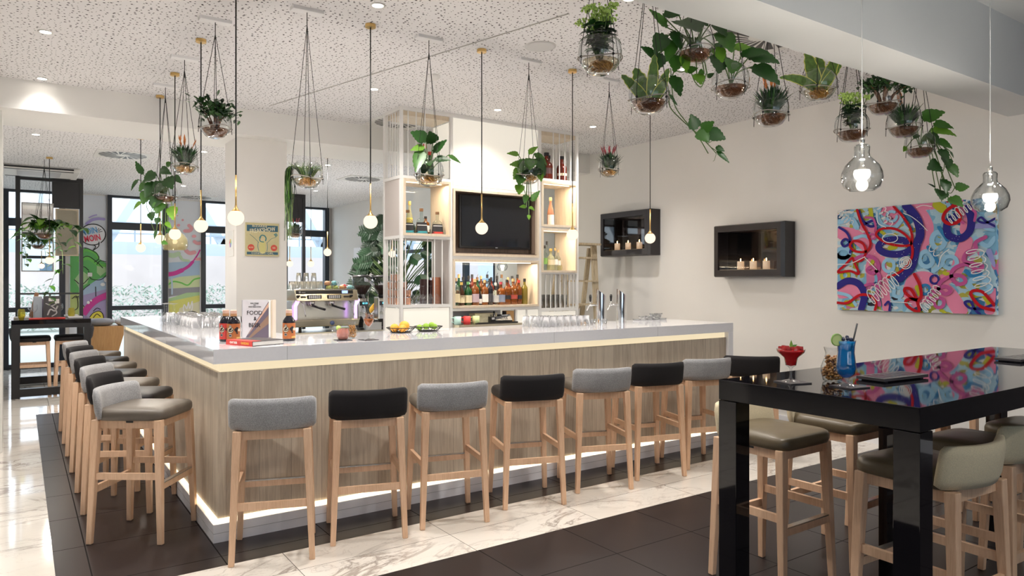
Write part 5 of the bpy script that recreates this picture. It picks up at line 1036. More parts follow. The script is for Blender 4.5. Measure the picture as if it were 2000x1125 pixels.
for x, y, r, h, lq, k, cc, w, lc in [(4.94, 6.56, .042, .30, 'rd', 'burgundy', BK, 'tall-necked bottle with an amber foot at the left of the top right cage', CR), (5.03, 6.55, .072, .31, 'rd', 'squat', BK, 'large round dark red rum bottle in the top right cage', (.10, .05, .05)), (5.13, 6.64, .052, .30, 'rd', 'squat', BK, 'dark red bottle half hidden behind the big rum bottle', None), (5.255, 6.55, .062, .29, 'rd', 'squat', BK, 'bright red brown bottle with a cream band at the right of the cage', None)]:
    t = bottle(k, lq, (x, y, 2.676), r, h, lc, cc, w, 'bottles in the top right cage', lz=(.2, .42))
    if x > 5.2: MB().lathe([(.0632, .06), (.0632, .09)], 12, a0=-PI, arc=PI).build('label', CREAM, t)
bottle('burgundy', 'gr', (3.47, 6.60, 2.561), .042, .36, CR, RD, 'green bottle in the top left cage behind the big leaves', 'bottles in the top left cage'); bottle('squat', 'gr', (3.56, 6.66, 2.561), .045, .30, None, RD, 'second green bottle in the top left cage', 'bottles in the top left cage')
for x, y, k, lq, r, h, lc, cc, w in [(5.10 - .16, 6.60, 'globe', 'cl', .052, .17, None, (.8, .7, .3), 'round bottle with a brown wrapped body in the upper right oak box'), (5.005, 6.62, 'burgundy', 'cl', .032, .33, None, GD, 'slim clear bottle with a gold neck in the upper right oak box'), (5.09, 6.55, 'burgundy', 'pk', .040, .32, WT, (.7, .5, .2), 'rose wine bottle with a white label in the upper right oak box')]:
    t = bottle(k, lq, (x, y, 2.15), r, h, lc, cc, w, 'bottles in the upper right oak box', lz=(.02, .38))
    if k == 'globe': MB().lathe([(.033, .002), (.050, .015), (.0535, .06), (.050, .085)], 18).build('leather_wrap', cm((.35, .14, .06)), t)
for i, (x, y, k, lq, h, cc, w) in enumerate([(4.90, 6.62, 'bordeaux', 'cl', .30, BK, 'clear gin bottle, back left'), (4.945, 6.55, 'bordeaux', 'yl', .29, BK, 'clear bottle with black and orange neck'), (5.01, 6.56, 'square', 'cl', .285, BK, 'clear square bottle with green leaves on it'), (5.085, 6.54, 'squat', 'yl', .25, GD, 'low flared pale yellow bottle in front'), (5.12, 6.66, 'bordeaux', 'cl', .34, BK, 'tall clear bottle with a black neck, back row'), (5.165, 6.56, 'squat', 'cl', .26, WD, 'clear bottle with a wooden cork, fifth'), (5.225, 6.58, 'squat', 'cl', .24, WD, 'clear bottle with a wooden cork, sixth'), (5.28, 6.62, 'globe', 'yl', .13, GD, 'tiny golden bottle at the right')]):
    bottle(k, lq, (x, y, 1.625), .033 if i != 3 else .045, h, (None, WT, (.2, .4, .1), CR, None, WT, WT, None)[i], cc, w + ' in the lower right oak box', 'bottles in the lower right oak box', lz=(.25, .5))
# brown growler bottles on the bar
def beer(x, y, rot, lab, c1, c2):
    t = thing('beer_bottle', lab, 'bottle', (x, y, 1.1082), rot, 'brown bottles on the bar corner'); r = .040
    MB().lathe([(.001, 0), (r * .92, 0), (r, .006), (r, .120), (r * .93, .135), (r * .5, .160), (r * .46, .166), (r * .46, .185)], 24).build('bottle_body', LIQ['dk'], t)
    MB().lathe([(r * .52, .165), (r * .50, .184)], 18).build('neck_band', cm((.42, .22, .10)), t)
    MB().lathe([(.001, .182), (r * .52, .182), (r * .50, .202), (r * .34, .206), (.001, .206)], 18, smooth=False).build('cap', cm((.62, .42, .34)), t)
    q = MB(); q.lathe([(r * 1.012, .016), (r * 1.012, .118)], 32, m=0)
    def on(u, z, o): a = -PI / 2 + u / r; return ((r * 1.02 + o) * math.cos(a), (r * 1.02 + o) * math.sin(a), z)
    def disc(u, z, s, o, m, n=14, sq=1): q.add([on(u + s * math.cos(2 * PI * k / n), z + s * sq * math.sin(2 * PI * k / n), o) for k in range(n)], [tuple(range(n))], m, False)
    disc(-.012, .078, .021, .0008, 2); disc(-.012, .078, .0185, .0011, 1); q.ribbon([(-.024, .072), (-.012, .069), (0, .073), (.003, .080)], .005, on, .0016, 2); q.ribbon([(-.018, .078), (-.010, .086), (-.004, .090), (-.010, .078)], .006, on, .0019, 2); disc(-.012, .043, .010, .0009, 3); disc(-.012, .043, .0085, .0013, 2, sq=.5); disc(-.012, .103, .008, .0008, 3, sq=.7)
    for (u, z, s) in ((.022, .080, .010), (.030, .088, .009), (.026, .070, .007), (.030, .058, .006)): disc(u, z, s, .0009, 2)
    disc(.045, .078, .010, .0010, 1); q.ribbon([(.030, .026), (.045, .027), (.058, .026)], .012, on, .0009, 4)
    q.build('label', [cm(c1), cm((.72, .66, .50)), INK, cm((.30, .30, .30)), cm(c2)], t); return t
beer(1.105, 4.865, R(-35), 'red-labelled brown bottle, left one of the pair at the bar corner', (.55, .05, .04), (.5, .1, .05)); beer(1.135, 4.79, R(-25), 'orange-labelled brown bottle in front of the red one', (.40, .12, .03), (.6, .4, .12)); beer(1.455, 4.67, R(-30), 'orange-labelled brown bottle right of the standing book', (.40, .12, .03), (.6, .4, .12))
# books
bk = thing('standing_book', 'standing pale hardcover book titled FOOD & BEER', 'book', (1.335, 5.03, 1.1082), R(-42)); w, h = .098, .262
MB().box(-w, w, 0, .004, 0, h).box(-w, w, .030, .034, 0, h).box(-w, -w + .004, 0, .034, 0, h).build('cover', cm((.62, .62, .66)), bk); MB().box(-w + .005, w - .004, .0042, .0298, .004, h - .004).build('pages', PAPER, bk)
q = MB(); mp = lambda u, z, o: (u, -o, z)
q.poly([mp(-.07, 0.002, .0006), mp(w, .002, .0006), mp(w, h - .008, .0006)], 0); q.poly([mp(-.045, .03, .0009), mp(.098, .215, .0009), mp(.098, .245, .0009), mp(-.055, .018, .0009)], 1); q.poly([mp(-.03, .002, .0012), mp(.098, .10, .0012), mp(.098, .16, .0012), mp(-.05, .002, .0012)], 2); q.build('cover_photo', [cm((.13, .11, .15)), cm((.62, .40, .30)), cm((.26, .17, .12))], bk)
text('FOOD', .040, INK, bk, (-.005, -.002, .172), sx=1.0); text('&', .036, INK, bk, (0, -.002, .132)); text('BEER', .040, INK, bk, (-.005, -.002, .087)); text('REAL FOOD', .011, INK, bk, (-.005, -.002, .238)); text('FOR', .009, INK, bk, (-.005, -.002, .226)); text('CRAFT BEER LOVERS', .010, INK, bk, (-.003, -.002, .214))
b2 = thing('page_block_book', 'second cream-edged book standing behind the FOOD & BEER cover', 'book', (1.455, 4.965, 1.1082), R(-42)); MB().box(-.014, .014, .0, .05, 0, .255).build('pages', cm((.60, .50, .38)), b2); MB().box(-.017, -.014, 0, .05, 0, .262).box(.014, .017, 0, .05, 0, .262).build('cover', cm((.60, .52, .44)), b2)
b2.location = (1.425, 4.99, 1.1082)
b3 = thing('lying_book', 'red-spined thick book lying flat on the bar corner', 'book', (1.146, 4.376, 1.1082), R(-34.7 + 12)); 
b3.rotation_euler = (0, 0, math.atan2(4.453 - 4.374, 1.355 - 1.146)); a = math.atan2(4.638 - 4.374, 1.088 - 1.146) - b3.rotation_euler[2]
W_, D_ = .225, .262
MB().box(0, W_, 0, D_, 0, .003).box(0, W_, 0, D_, .027, .030).box(-.002, .002, 0, D_, 0, .030).build('cover', [DKP], b3); MB().box(.003, W_ - .004, .004, D_ - .004, .003, .027).build('pages', PAPER, b3); MB().box(-.004, -.002, 0, D_, 0, .030).box(-.004, .06, -.0006, D_, .0300, .0306).build('spine', REDP, b3)
text('CRAFT BEER', .018, cm((.85, .80, .75)), b3, (-.0046, .185, .015), (PI / 2, 0, -PI / 2), sx=.75, bold=.0006, name='spine_title'); text('COCKTAILS', .018, cm((.8, .45, .06)), b3, (-.0046, .07, .015), (PI / 2, 0, -PI / 2), sx=.8, bold=.0006, name='spine_title')

# ------------------------------------------------------------------ drinks
ICE = glass('ice', (.95, .97, .98), (.7, .75, .8)); 
def coaster(x, y, z, rot, lab): o = MB().cbox(0, 0, .0022, .10, .10, .004).build('coaster', DKP); o.location = (x, y, z); o.rotation_euler = (0, 0, rot); tag(o, lab, 'coaster')
coaster(1.76, 4.50, 1.1082, R(-8), 'black square coaster under the pink faceted mug'); coaster(1.91, 4.43, 1.1082, R(5), 'black square coaster under the tall wine glass cocktail'); coaster(2.50, 1.668, 1.1002, R(-15), 'black coaster under the red margarita'); coaster(2.575, 1.478, 1.1002, R(-10), 'black coaster under the blue cocktail')
m = thing('cocktail_mug', 'pink faceted glass mug cocktail with mint and lime on the bar', 'cocktail', (1.76, 4.505, 1.1126), R(-30)); PK = glass('rosy cut glass', (.90, .60, .52), (.62, .30, .25), body=(.75, .40, .33), bw=.45, gloss=2)
q = MB(); n = 16; P = [(.026, 0), (.034, .008), (.040, .022), (.0425, .042), (.0405, .062), (.040, .078)]; vs = []; fs = []
for i, (r, z) in enumerate(P):
    for k in range(n): a = 2 * PI * (k + .5 * (i % 2)) / n; vs.append((r * math.cos(a), r * math.sin(a), z))
for i in range(len(P) - 1):
    for k in range(n):
        k2 = (k + 1) % n; b_, c = i * n, i * n + n
        fs += [(b_ + k, b_ + k2, c + (k2 if i % 2 else k)), (b_ + (k2 if not i % 2 else k), c + (k if not i % 2 else k2) * 1, c + (k2 if not i % 2 else k))] if False else [(b_ + k, b_ + k2, c + k2, c + k)]
q.add(vs, fs, 0, False); q.build('mug', PK, m); MB().lathe([(.001, .004), (.028, .005), (.038, .025), (.039, .07), (.001, .07)], 18).build('drink', cm((.62, .30, .24), .3), m)
MB().tube(smooth_path([(-.038, 0, .066), (-.062, 0, .060), (-.066, 0, .035), (-.040, 0, .015)], 5), .0035, 6).build('handle', GLASS, m); q = MB(); q.sm = True
for k in range(16): a = k * 2.4; q.leaf((.014 * math.cos(a) + .006, .014 * math.sin(a), .072), (math.cos(a), math.sin(a), .6), .03, .018, droop=.6, m=k % 2)
q.leaf((.004, 0, .09), (-.3, 0, 1), .02, .012, m=2); q.leaf((.004, 0, .09), (.5, 0, .8), .018, .012, m=2); q.build('mint', [LEAFM, LEAFD, LEAFL], m); MB().lathe([(.001, 0), (.017, 0), (.017, .004), (.001, .004)], 16).build('lime_wedge', BUDG, m, loc=(-.025, -.02, .078)).rotation_euler = (R(60), R(40), 0)
nt_ = thing('nut_jar', 'glass jar of orange brown nuts behind the pink mug', 'snack jar', (1.875, 4.63, 1.1082)); NUT = pm('roasted nuts', (.42, .20, .05), .5, var=.5, vs=70)
def jar(t, s=1, open_=False):
    MB().lathe([(.022 * s, 0), (.030 * s, .004 * s), (.036 * s, .03 * s), (.037 * s, .05 * s), (.026 * s, .078 * s), (.022 * s, .095 * s), (.027 * s, .115 * s)], 22).build('glass_jar', GLASS, t); q = MB(); g = random.Random(3); q.sm = True
    for i in range(190):
        z = g.uniform(.008, .088) * s; rm = (.031 if z < .055 * s else .020) * s; a = g.uniform(0, 2 * PI); rr = rm * math.sqrt(g.random()); q.ball((rr * math.cos(a), rr * math.sin(a), z), .0055 * s, 6, 4, sz=.8)
    q.build('nuts', NUT, t)
jar(nt_, 1.0)
wg = thing('wine_glass_cocktail', 'orange spritz cocktail in a tall wine glass with orange peel and black straws', 'cocktail', (1.91, 4.43, 1.1126), R(-30))
MB().lathe([(.032, 0), (.006, .006), (.0035, .012), (.0035, .078), (.012, .088), (.030, .112), (.036, .14), (.033, .175), (.027, .205)], 26).build('glass', GLASST, wg); MB().lathe([(.001, .088), (.012, .090), (.029, .114), (.034, .136), (.001, .136)], 22).build('drink', glass('orange spritz', (.95, .42, .12), (.7, .2, .05), body=(.85, .30, .06), bw=.4), wg)
q = MB(); g = random.Random(2)
for i in range(12): q.cbox(g.uniform(-.018, .018), g.uniform(-.018, .018), g.uniform(.125, .18), .016, .016, .016)
q.build('ice', glass('rosy ice', (.95, .80, .72), (.7, .5, .4), body=(.8, .6, .5), bw=.3), wg); MB().tube([(.012, 0, .11), (-.045, 0, .30)], .003, 6).build('straw', INK, wg); MB().tube([(.018, 0, .11), (-.035, 0, .30)], .003, 6).build('straw', INK, wg)
q = MB(); q.sm = True; q.leaf((.012, -.01, .175), (.35, 0, 1), .07, .030, up=(0, -1, 0), droop=0, fold=.1); q.build('orange_peel', cm((.90, .50, .05)), wg, sol=.002)
# margarita
mg = thing('margarita', 'red margarita with crushed ice and mint on the gloss table', 'cocktail', (2.50, 1.675, 1.1044), R(-30)); RDQ = glass('red drink', (.75, .02, .03), (.5, .0, .0), body=(.70, .015, .02), bw=.6)
MB().lathe([(.034, 0), (.030, .003), (.010, .008), (.005, .016), (.0045, .05), (.010, .058), (.020, .064), (.024, .085), (.026, .094), (.050, .115), (.054, .128)], 30).build('glass', GLASST, mg); MB().lathe([(.001, .060), (.018, .065), (.0225, .085), (.025, .095), (.048, .116), (.0515, .124), (.001, .126)], 26).build('drink', RDQ, mg)
q = MB(); g = random.Random(4)
for i in range(60): a = g.uniform(0, 2 * PI); rr = .042 * math.sqrt(g.random()); q.rbox(rr * math.cos(a), rr * math.sin(a), .127 + g.uniform(0, .010), .010, .009, .008, a)
q.build('crushed_ice', glass('pink ice', (.95, .6, .6), (.7, .2, .2), body=(.7, .12, .12), bw=.5), mg); q = MB(); q.sm = True; q.leaf((.0, 0, .132), (.05, 0, 1), .032, .014, up=(0, -1, 0), droop=0, m=1); q.leaf((.0, 0, .132), (.9, 0, .45), .03, .013, up=(0, -1, .5), droop=0); q.leaf((-.0, 0, .130), (-.9, -.2, .15), .028, .013); q.build('mint', [LEAFM, LEAFL], mg)
bc_ = thing('blue_cocktail', 'tall electric blue cocktail with blueberries, lime wheel and black straw', 'cocktail', (2.57, 1.488, 1.1044), R(-30))
BQ = glass('blue drink', (.04, .50, .88), (.0, .16, .60), body=(.0, .30, .72), bw=.45)
MB().lathe([(.034, 0), (.030, .004), (.012, .010), (.008, .018), (.012, .028), (.030, .044), (.036, .066), (.033, .098), (.030, .125), (.031, .150), (.035, .172)], 30).build('glass', GLASST, bc_); MB().lathe([(.001, .030), (.012, .031), (.029, .046), (.0345, .066), (.0315, .098), (.0285, .125), (.0295, .150), (.033, .168), (.001, .169)], 26).build('drink', BQ, bc_)
q = MB(); q.sm = True
for (x, y, z) in [(-.016, -.01, .176), (-.003, -.016, .178), (.010, -.014, .176), (.018, -.004, .175), (-.008, .008, .178), (.004, .0, .184), (.012, .01, .177), (-.018, .006, .175)]: q.ball((x, y, z), .0068, 12, 8)
q.build('blueberries', cm((.02, .025, .06), .35), bc_); MB().tube([(.002, .0, .06), (.044, .0, .235)], .0033, 8).build('straw', INK, bc_)
lw = MB(); lw.lathe([(.001, 0), (.0225, 0), (.0225, .004), (.001, .004)], 26, smooth=False); lo = lw.build('lime_wheel', [cm((.55, .66, .25))], bc_, loc=(-.040, -.004, .174)); lo.rotation_euler = (R(90), 0, R(8)); MB().lathe([(.0215, -.001), (.0235, -.001), (.0235, .005), (.0215, .005)], 26).build('lime_rind', cm((.22, .42, .08)), lo)
nj = thing('nut_jar', 'open glass jar of nuts behind the blue cocktail', 'snack jar', (2.665, 1.60, 1.1002)); jar(nj, 1.18)
def menu(x, y, rot, lab):
    t = thing('menu_board', lab, 'menu', (x, y, 1.1002), rot); MB().cbox(0, 0, .0105, .30, .12, .012).build('slate_board', DKP, t, bevel=.001); q = MB()
    for i in range(5): q.cbox(-.11 + .055 * i, 0, .0168, .038, .085, .001)
    q.build('recess_slots', cm((.02, .02, .022), .2), t); MB().cbox(-.12, 0, .0022, .02, .10, .0045).build('foot', DKP, t); MB().cbox(.12, 0, .0022, .02, .10, .0045).build('foot', DKP, t)
menu(2.935, 1.50, R(-5), 'black slotted tray lying on the middle of the gloss table'); menu(4.17, 1.48, R(-5), 'black slotted tray at the right end of the gloss table')

# ------------------------------------------------------------------ fruit
def fruit_bowl(x, y, lab, fr, c, nm):
    t = thing('wire_fruit_bowl', lab, 'fruit bowl', (x, y, 1.1082)); q = MB()
    q.tube([(.11 * math.cos(a), .11 * math.sin(a), .038) for a in [2 * PI * k / 28 for k in range(29)]], .0035, 6, cap=False); q.tube([(.07 * math.cos(a), .07 * math.sin(a), .004) for a in [2 * PI * k / 28 for k in range(29)]], .003, 6, cap=False)
    for k in range(20): a = 2 * PI * k / 20; q.tube([(.07 * math.cos(a), .07 * math.sin(a), .004), (.11 * math.cos(a + .2), .11 * math.sin(a + .2), .038)], .0018, 5, cap=False)
    for k in range(5): q.tube([(-.07, -.05 + .025 * k, .004), (.07, -.05 + .025 * k, .004)], .0018, 5)
    q.build('wire_basket', CORD, t)
    for i, (dx, dy, z, r, l) in enumerate(fr):
        o = thing(nm, l, nm, (x + dx, y + dy, 1.1082 + z), 0, nm + 's in the wire bowl'); MB().ball((0, 0, 0), r, 20, 14, sz=.95).build('fruit', pm(nm + ' peel', c, .4, var=.15, vs=60), o); MB().lathe([(.001, r * .95), (.004, r * .94), (.003, r * .97), (.001, r * .97)], 8).build('stem_end', STEMG, o)
fruit_bowl(2.39, 4.93, 'black wire bowl with oranges on the bar', [(-.055, .0, .036, .034, 'orange low at the left rim of the wire bowl'), (.022, -.01, .050, .040, 'large orange on top at the centre of the wire bowl'), (.04, .055, .036, .032, 'orange hidden behind the large one'), (-.015, -.055, .034, .030, 'orange at the front bottom of the wire bowl')], (.80, .36, .03), 'orange')
fruit_bowl(2.625, 4.935, 'black wire bowl with limes on the bar', [(-.03, -.02, .040, .026, 'left lime on top of the lime bowl'), (.025, -.01, .046, .026, 'dark green lime at the centre of the lime bowl'), (.06, .01, .034, .024, 'pale lime at the right of the lime bowl'), (-.06, .03, .03, .024, 'yellow green lime at the back left of the bowl')], (.24, .42, .03), 'lime')

# ------------------------------------------------------------------ beer taps
def tap(x, y, lab):
    t = thing('beer_tap_column', lab, 'beer tap', (x, y, 1.1082), R(ROTV), 'steel beer taps'); r = .046; n = 28; q = MB(); vs = []; fs = []
    vs = [(r * math.cos(2 * PI * k / n), r * math.sin(2 * PI * k / n), 0) for k in range(n)] + [(r * math.cos(2 * PI * k / n), r * math.sin(2 * PI * k / n), .285 - .75 * r * math.cos(2 * PI * k / n) ) for k in range(n)]
    q.add(vs, [(k, (k + 1) % n, n + (k + 1) % n, n + k) for k in range(n)], 0, True); q.add([vs[n + k] for k in range(n)], [tuple(range(n))], 1, False); q.build('column', [CHROME, cm((.33, .23, .16), .3)], t)
    ty = math.atan(.75); o = text('BEER', .014, cm((.45, .10, .08)), t, (-.012, .0, .2955), (0, ty, 0)); 
    q = MB(); q.tube([(-.044, 0, .165), (-.115, 0, .165)], .008, 10); q.ball((-.095, 0, .165), .012, 10, 8); q.tube([(-.105, 0, .165), (-.135, 0, .115)], .0065, 10); q.tube([(-.100, 0, .165), (-.100, 0, .195)], .005, 8); q.build('faucet', CHROME, t)
    MB().lathe([(.004, .195), (.009, .205), (.013, .245), (.010, .262), (.001, .266)], 14, c=(-.100, 0, 0)).build('handle', BLACK, t)
tap(4.51, 5.03, 'left slanted-top steel beer tap column'); tap(4.772, 5.03, 'right slanted-top steel beer tap column')

# ------------------------------------------------------------------ glassware
def tumbler(loc, label, group, r=.034, h=.09, inv=False, stem=False, cat='glass', nm='drinking_glass'):
    t = thing(nm, label, cat, loc, 0, group)
    if stem: P = [(.033, 0), (.006, .005), (.0035, .012), (.0035, .08), (.014, .092), (.036, .125), (.038, .15), (.031, .19)]
    else: P = [(.001, .004), (r * .82, .004), (r * .80, 0), (r, h), (r * .95, h), (r * .77, .012), (.001, .012)]
    if inv: hh = P[-1][1] if stem else h; P = [(a, hh - z) for a, z in P]
    MB().lathe(P, 14).build('glass_body', GLASST, t); return t
g = random.Random(11); T1 = tumbler((1.2, 7.3, 1.1082), 'upturned clear tumbler in the crowd of glasses on the left bar wing', 'glasses on the left bar wing', inv=True)
cnt = 0
for i in range(5):
    for j in range(15):
        x = 1.20 + .085 * i + g.uniform(-.008, .008); y = 6.35 + .085 * j + g.uniform(-.008, .008)
        if (i, j) == (0, 11): continue
        if j > 12 and i > 2: continue
        dup(T1, (x, y, 1.1082), g.uniform(0, 6), 'upturned clear tumbler in the crowd of glasses on the left bar wing', 'glasses on the left bar wing')
T2 = tumbler((1.12, 6.9, 1.1082), 'tall stemmed glass at the left edge of the glass crowd', 'stemmed glasses on the left bar wing', stem=True, inv=True)
for x, y in ((1.08, 7.1), (1.15, 7.0), (1.08, 6.98), (1.13, 7.2)): dup(T2, (x, y, 1.1082), 0)
T1.location = (1.20, 7.29, 1.1082)
for i in range(7):
    for j in range(3):
        if i > 3 and j > 1: continue
        x = 3.68 + .075 * i - .04 * j; y = 4.80 + .09 * j
        dup(T1, (x, y, 1.1082), 0, 'clear tumbler upturned on the bar before the right glowing panel', 'tumblers beside the beer taps')
S1 = tumbler((4.15, 4.93, 1.1082), 'tiny shot glass left of the beer taps', 'shot glasses by the taps', r=.024, h=.045)
for x, y in ((4.24, 4.90), (4.33, 4.93), (4.40, 4.86), (4.20, 4.82)): dup(S1, (x, y, 1.1082))
tr = thing('serving_board', 'small brown tray with glasses left of the beer taps', 'tray', (4.18, 5.05, 1.1082)); MB().cbox(0, 0, .008, .24, .10, .016).build('board', OAK, tr); MB().cbox(-.13, 0, .008, .02, .04, .014).build('grip', OAK, tr)
A1 = tumbler((4.95, 5.0, 1.1082), 'low glass dish at the right end of the bar', 'low glass dishes', r=.045, h=.022)
for k, (x, y, z) in enumerate([(5.04, 5.0, 0), (5.13, 5.0, 0), (5.22, 5.0, 0), (5.08, 5.05, .023), (5.17, 5.05, .023), (5.26, 5.03, .023), (5.31, 5.0, 0), (5.22, 5.04, .046), (5.30, 5.05, .046)]): dup(A1, (x, y, 1.1082 + z))
# in the tower cages
CPG = pm('copper cut glass', (.72, .36, .24), .15, .7, var=.5, vs=60)
t0 = thing('copper_tumbler', 'stacked copper faceted tumbler in the lower left cage', 'tumbler', (3.17, 6.60, 1.2605), 0, 'copper tumblers in the lower left cage'); MB().lathe([(.001, 0), (.030, 0), (.038, .02), (.040, .075), (.036, .078), (.034, .012), (.001, .01)], 12, smooth=False).build('tumbler_body', CPG, t0); MB().lathe([(.0405, .070), (.0405, .076)], 12).build('rim', CHROME, t0)
for (x, y, lv) in [(3.17, 6.60, 4), (3.17, 6.69, 4), (3.17, 6.77, 3), (3.25, 6.56, 2), (3.25, 6.65, 3), (3.25, 6.74, 2)]:
    for k in range(lv):
        if (x, y, k) != (3.17, 6.60, 0): dup(t0, (x, y, 1.2605 + k * .0785))
wg0 = tumbler((3.35, 6.55, 1.2605), 'upturned stemmed glass in the lower left cage', 'stemmed glasses in the lower left cage', stem=True, inv=True)
for (x, y) in [(3.43, 6.56), (3.51, 6.55), (3.59, 6.56), (3.36, 6.66), (3.45, 6.67), (3.53, 6.66)]: dup(wg0, (x, y, 1.2605))
def can(x, y, z, r, h, lab, c): t = thing('spirit_tin', lab, 'tin', (x, y, z)); MB().lathe([(.001, 0), (r, 0), (r, h), (.001, h)], 20, smooth=False).build('tin_body', c, t); MB().lathe([(.001, h), (r * .95, h), (r * .95, h + .01), (.001, h + .01)], 20, smooth=False).build('lid', c, t)
can(3.62, 6.62, 1.2605, .045, .27, 'copper coloured tin standing behind glasses in the lower left cage', pm('copper tin', (.40, .15, .08), .3, .6)); can(3.55, 6.76, 1.2605, .05, .25, 'dark tin in the lower left cage', cm((.06, .02, .02))); can(3.64, 6.76, 1.2605, .04, .24, 'dark brown tin at the back right of the lower left cage', cm((.10, .03, .025)))
hb = tumbler((4.93, 6.52, 1.1905), 'tall highball glass in the lower right cage', 'highball glasses in the lower right cage', r=.032, h=.15)
for i in range(6):
    for j in range(3):
        if (i, j) != (0, 0): dup(hb, (4.93 + .07 * i, 6.52 + .09 * j, 1.1905))
# on the ledge
def mug(x, y, c, lab):
    t = thing('coffee_mug', lab, 'mug', (x, y, 1.0452), R(ROTV), 'mugs on the steel ledge'); MB().lathe([(.001, 0), (.036, 0), (.038, .005), (.038, .085), (.034, .085), (.034, .01), (.001, .01)], 20).build('mug_body', cm(c, .3), t); MB().tube(smooth_path([(-.036, 0, .07), (-.062, 0, .065), (-.062, 0, .03), (-.036, 0, .02)], 4), .006, 8).build('handle', cm(c, .3), t)
mug(3.76, 6.42, (.45, .66, .60), 'mint green mug on the steel ledge'); mug(3.875, 6.42, (.65, .04, .04), 'bright red mug on the steel ledge'); mug(3.985, 6.42, (.50, .60, .30), 'yellow green mug on the steel ledge')
t = thing('wicker_basket', 'pale woven box behind the mugs on the steel ledge', 'basket', (4.14, 6.52, 1.0452)); MB().box(-.14, .14, -.06, .06, 0, .10).build('basket_body', pm('pale wicker', (.55, .50, .34), .8, var=.3, vs=60), t); MB().box(-.143, .143, -.063, .063, .10, .107).build('rim', cm((.5, .44, .3)), t)
t = thing('serving_tray', 'black tray under the telephone on the steel ledge', 'tray', (4.20, 6.40, 1.0452)); MB().box(-.24, .28, -.05, .05, 0, .01).build('tray_plate', BLACK, t); MB().box(-.24, .28, -.055, -.05, 0, .016).build('tray_rim', BLACK, t)
t = thing('desk_telephone', 'black desk telephone with raised handset on the steel ledge', 'telephone', (4.33, 6.42, 1.0555), R(-15)); q = MB(); q.add([(-.10, -.03, 0), (.10, -.03, 0), (.10, .05, 0), (-.10, .05, 0), (-.10, -.03, .02), (.10, -.03, .02), (.10, .05, .08), (-.10, .05, .08)], [(0, 3, 2, 1), (4, 5, 6, 7), (0, 1, 5, 4), (1, 2, 6, 5), (2, 3, 7, 6), (3, 0, 4, 7)], 0, False); q.build('base', BLACK, t)
MB().tube(smooth_path([(-.10, -.03, .045), (-.10, .0, .075), (-.085, .05, .105)], 4), .014, 8).build('handset', BLACK, t); q = MB()
for i in range(4):
    for j in range(3): q.cbox(-.02 + .022 * i, -.012 + .018 * j, .036 + .0135 * j, .013, .010, .004)
q.build('keypad', cm((.25, .25, .26)), t); MB().cbox(.03, .035, .072, .07, .02, .006).build('display', cm((.6, .62, .62)), t)
t = thing('card_terminal', 'small black card terminal left of the telephone', 'card reader', (4.19, 6.42, 1.0555)); MB().box(-.03, .03, -.02, .03, 0, .06).build('terminal_body', BLACK, t); MB().box(-.015, .02, -.021, -.019, .03, .052).build('screen', GREYF if False else cm((.5, .5, .5)), t); MB().tube([(0, .02, .06), (0, .02, .085)], .004, 6).build('antenna', BLACK, t)
t = thing('wooden_block', 'orange brown wooden block at the right of the telephone', 'box', (4.455, 6.50, 1.0452)); MB().box(-.05, .05, -.04, .04, 0, .125).build('block', OAK, t); MB().box(-.052, -.05, -.04, .04, .0, .12).build('side_edge', DKP, t)

# ------------------------------------------------------------------ coffee machine and grinders
cf = thing('espresso_machine', 'champagne steel two-group espresso machine with violet lit sides', 'coffee machine', (2.97, 8.14, .9065)); W3 = .40
q = MB(); q.box(-W3 + .02, W3 - .02, .12, .50, .06, .36); q.build('rear_body', STEEL, cf, bevel=.01)
q = MB(); q.add([(-W3, -.04, .06), (W3, -.04, .06), (W3, .45, .06), (-W3, .45, .06), (-W3 - .01, -.06, .145), (W3 + .01, -.06, .145), (W3 + .01, .45, .145), (-W3 - .01, .45, .145)], [(0, 3, 2, 1), (4, 5, 6, 7), (0, 1, 5, 4), (1, 2, 6, 5), (2, 3, 7, 6), (3, 0, 4, 7)], 0, False); q.build('base_tray', CHAMP, cf, bevel=.012)
q = MB(); q.add([(-W3 + .05, -.02, .36), (W3 - .0, -.02, .36), (W3 - .0, .45, .33), (-W3 + .05, .45, .33), (-W3 + .03, .02, .49), (W3 + .0, .02, .49), (W3 + .0, .45, .49), (-W3 + .03, .45, .49)], [(0, 3, 2, 1), (4, 5, 6, 7), (0, 1, 5, 4), (1, 2, 6, 5), (2, 3, 7, 6), (3, 0, 4, 7)], 0, False); q.build('head', CHAMP, cf, bevel=.008)
q = MB(); q.add([(-.35, .002, .445), (.34, .002, .445), (.34, .012, .483), (-.35, .012, .483)], [(0, 1, 2, 3)], 0, False); q.build('black_fascia', BLACK, cf, sol=.006); MB().box(.20, .27, -.004, .004, .448, .48).build('display', em('blue display', (.25, .35, .9), 1.2), cf)
for x in (-.14, .10): MB().box(x - .085, x + .085, -.016, -.006, .385, .430).build('button_pod', BLACK, cf, bevel=.006); q = MB(); [q.box(x - .068 + .024 * k, x - .050 + .024 * k, -.019, -.015, .392 + .017 * j, .406 + .017 * j) for k in range(6) for j in range(2)]; q.build('buttons', cm((.8, .8, .82)), cf)
for x in (-.27, .25): MB().box(x - .03, x + .03, -.014, -.006, .400, .418).build('side_switch', DKP, cf)
VIO = em('violet light strip', (.70, .42, 1), .9)
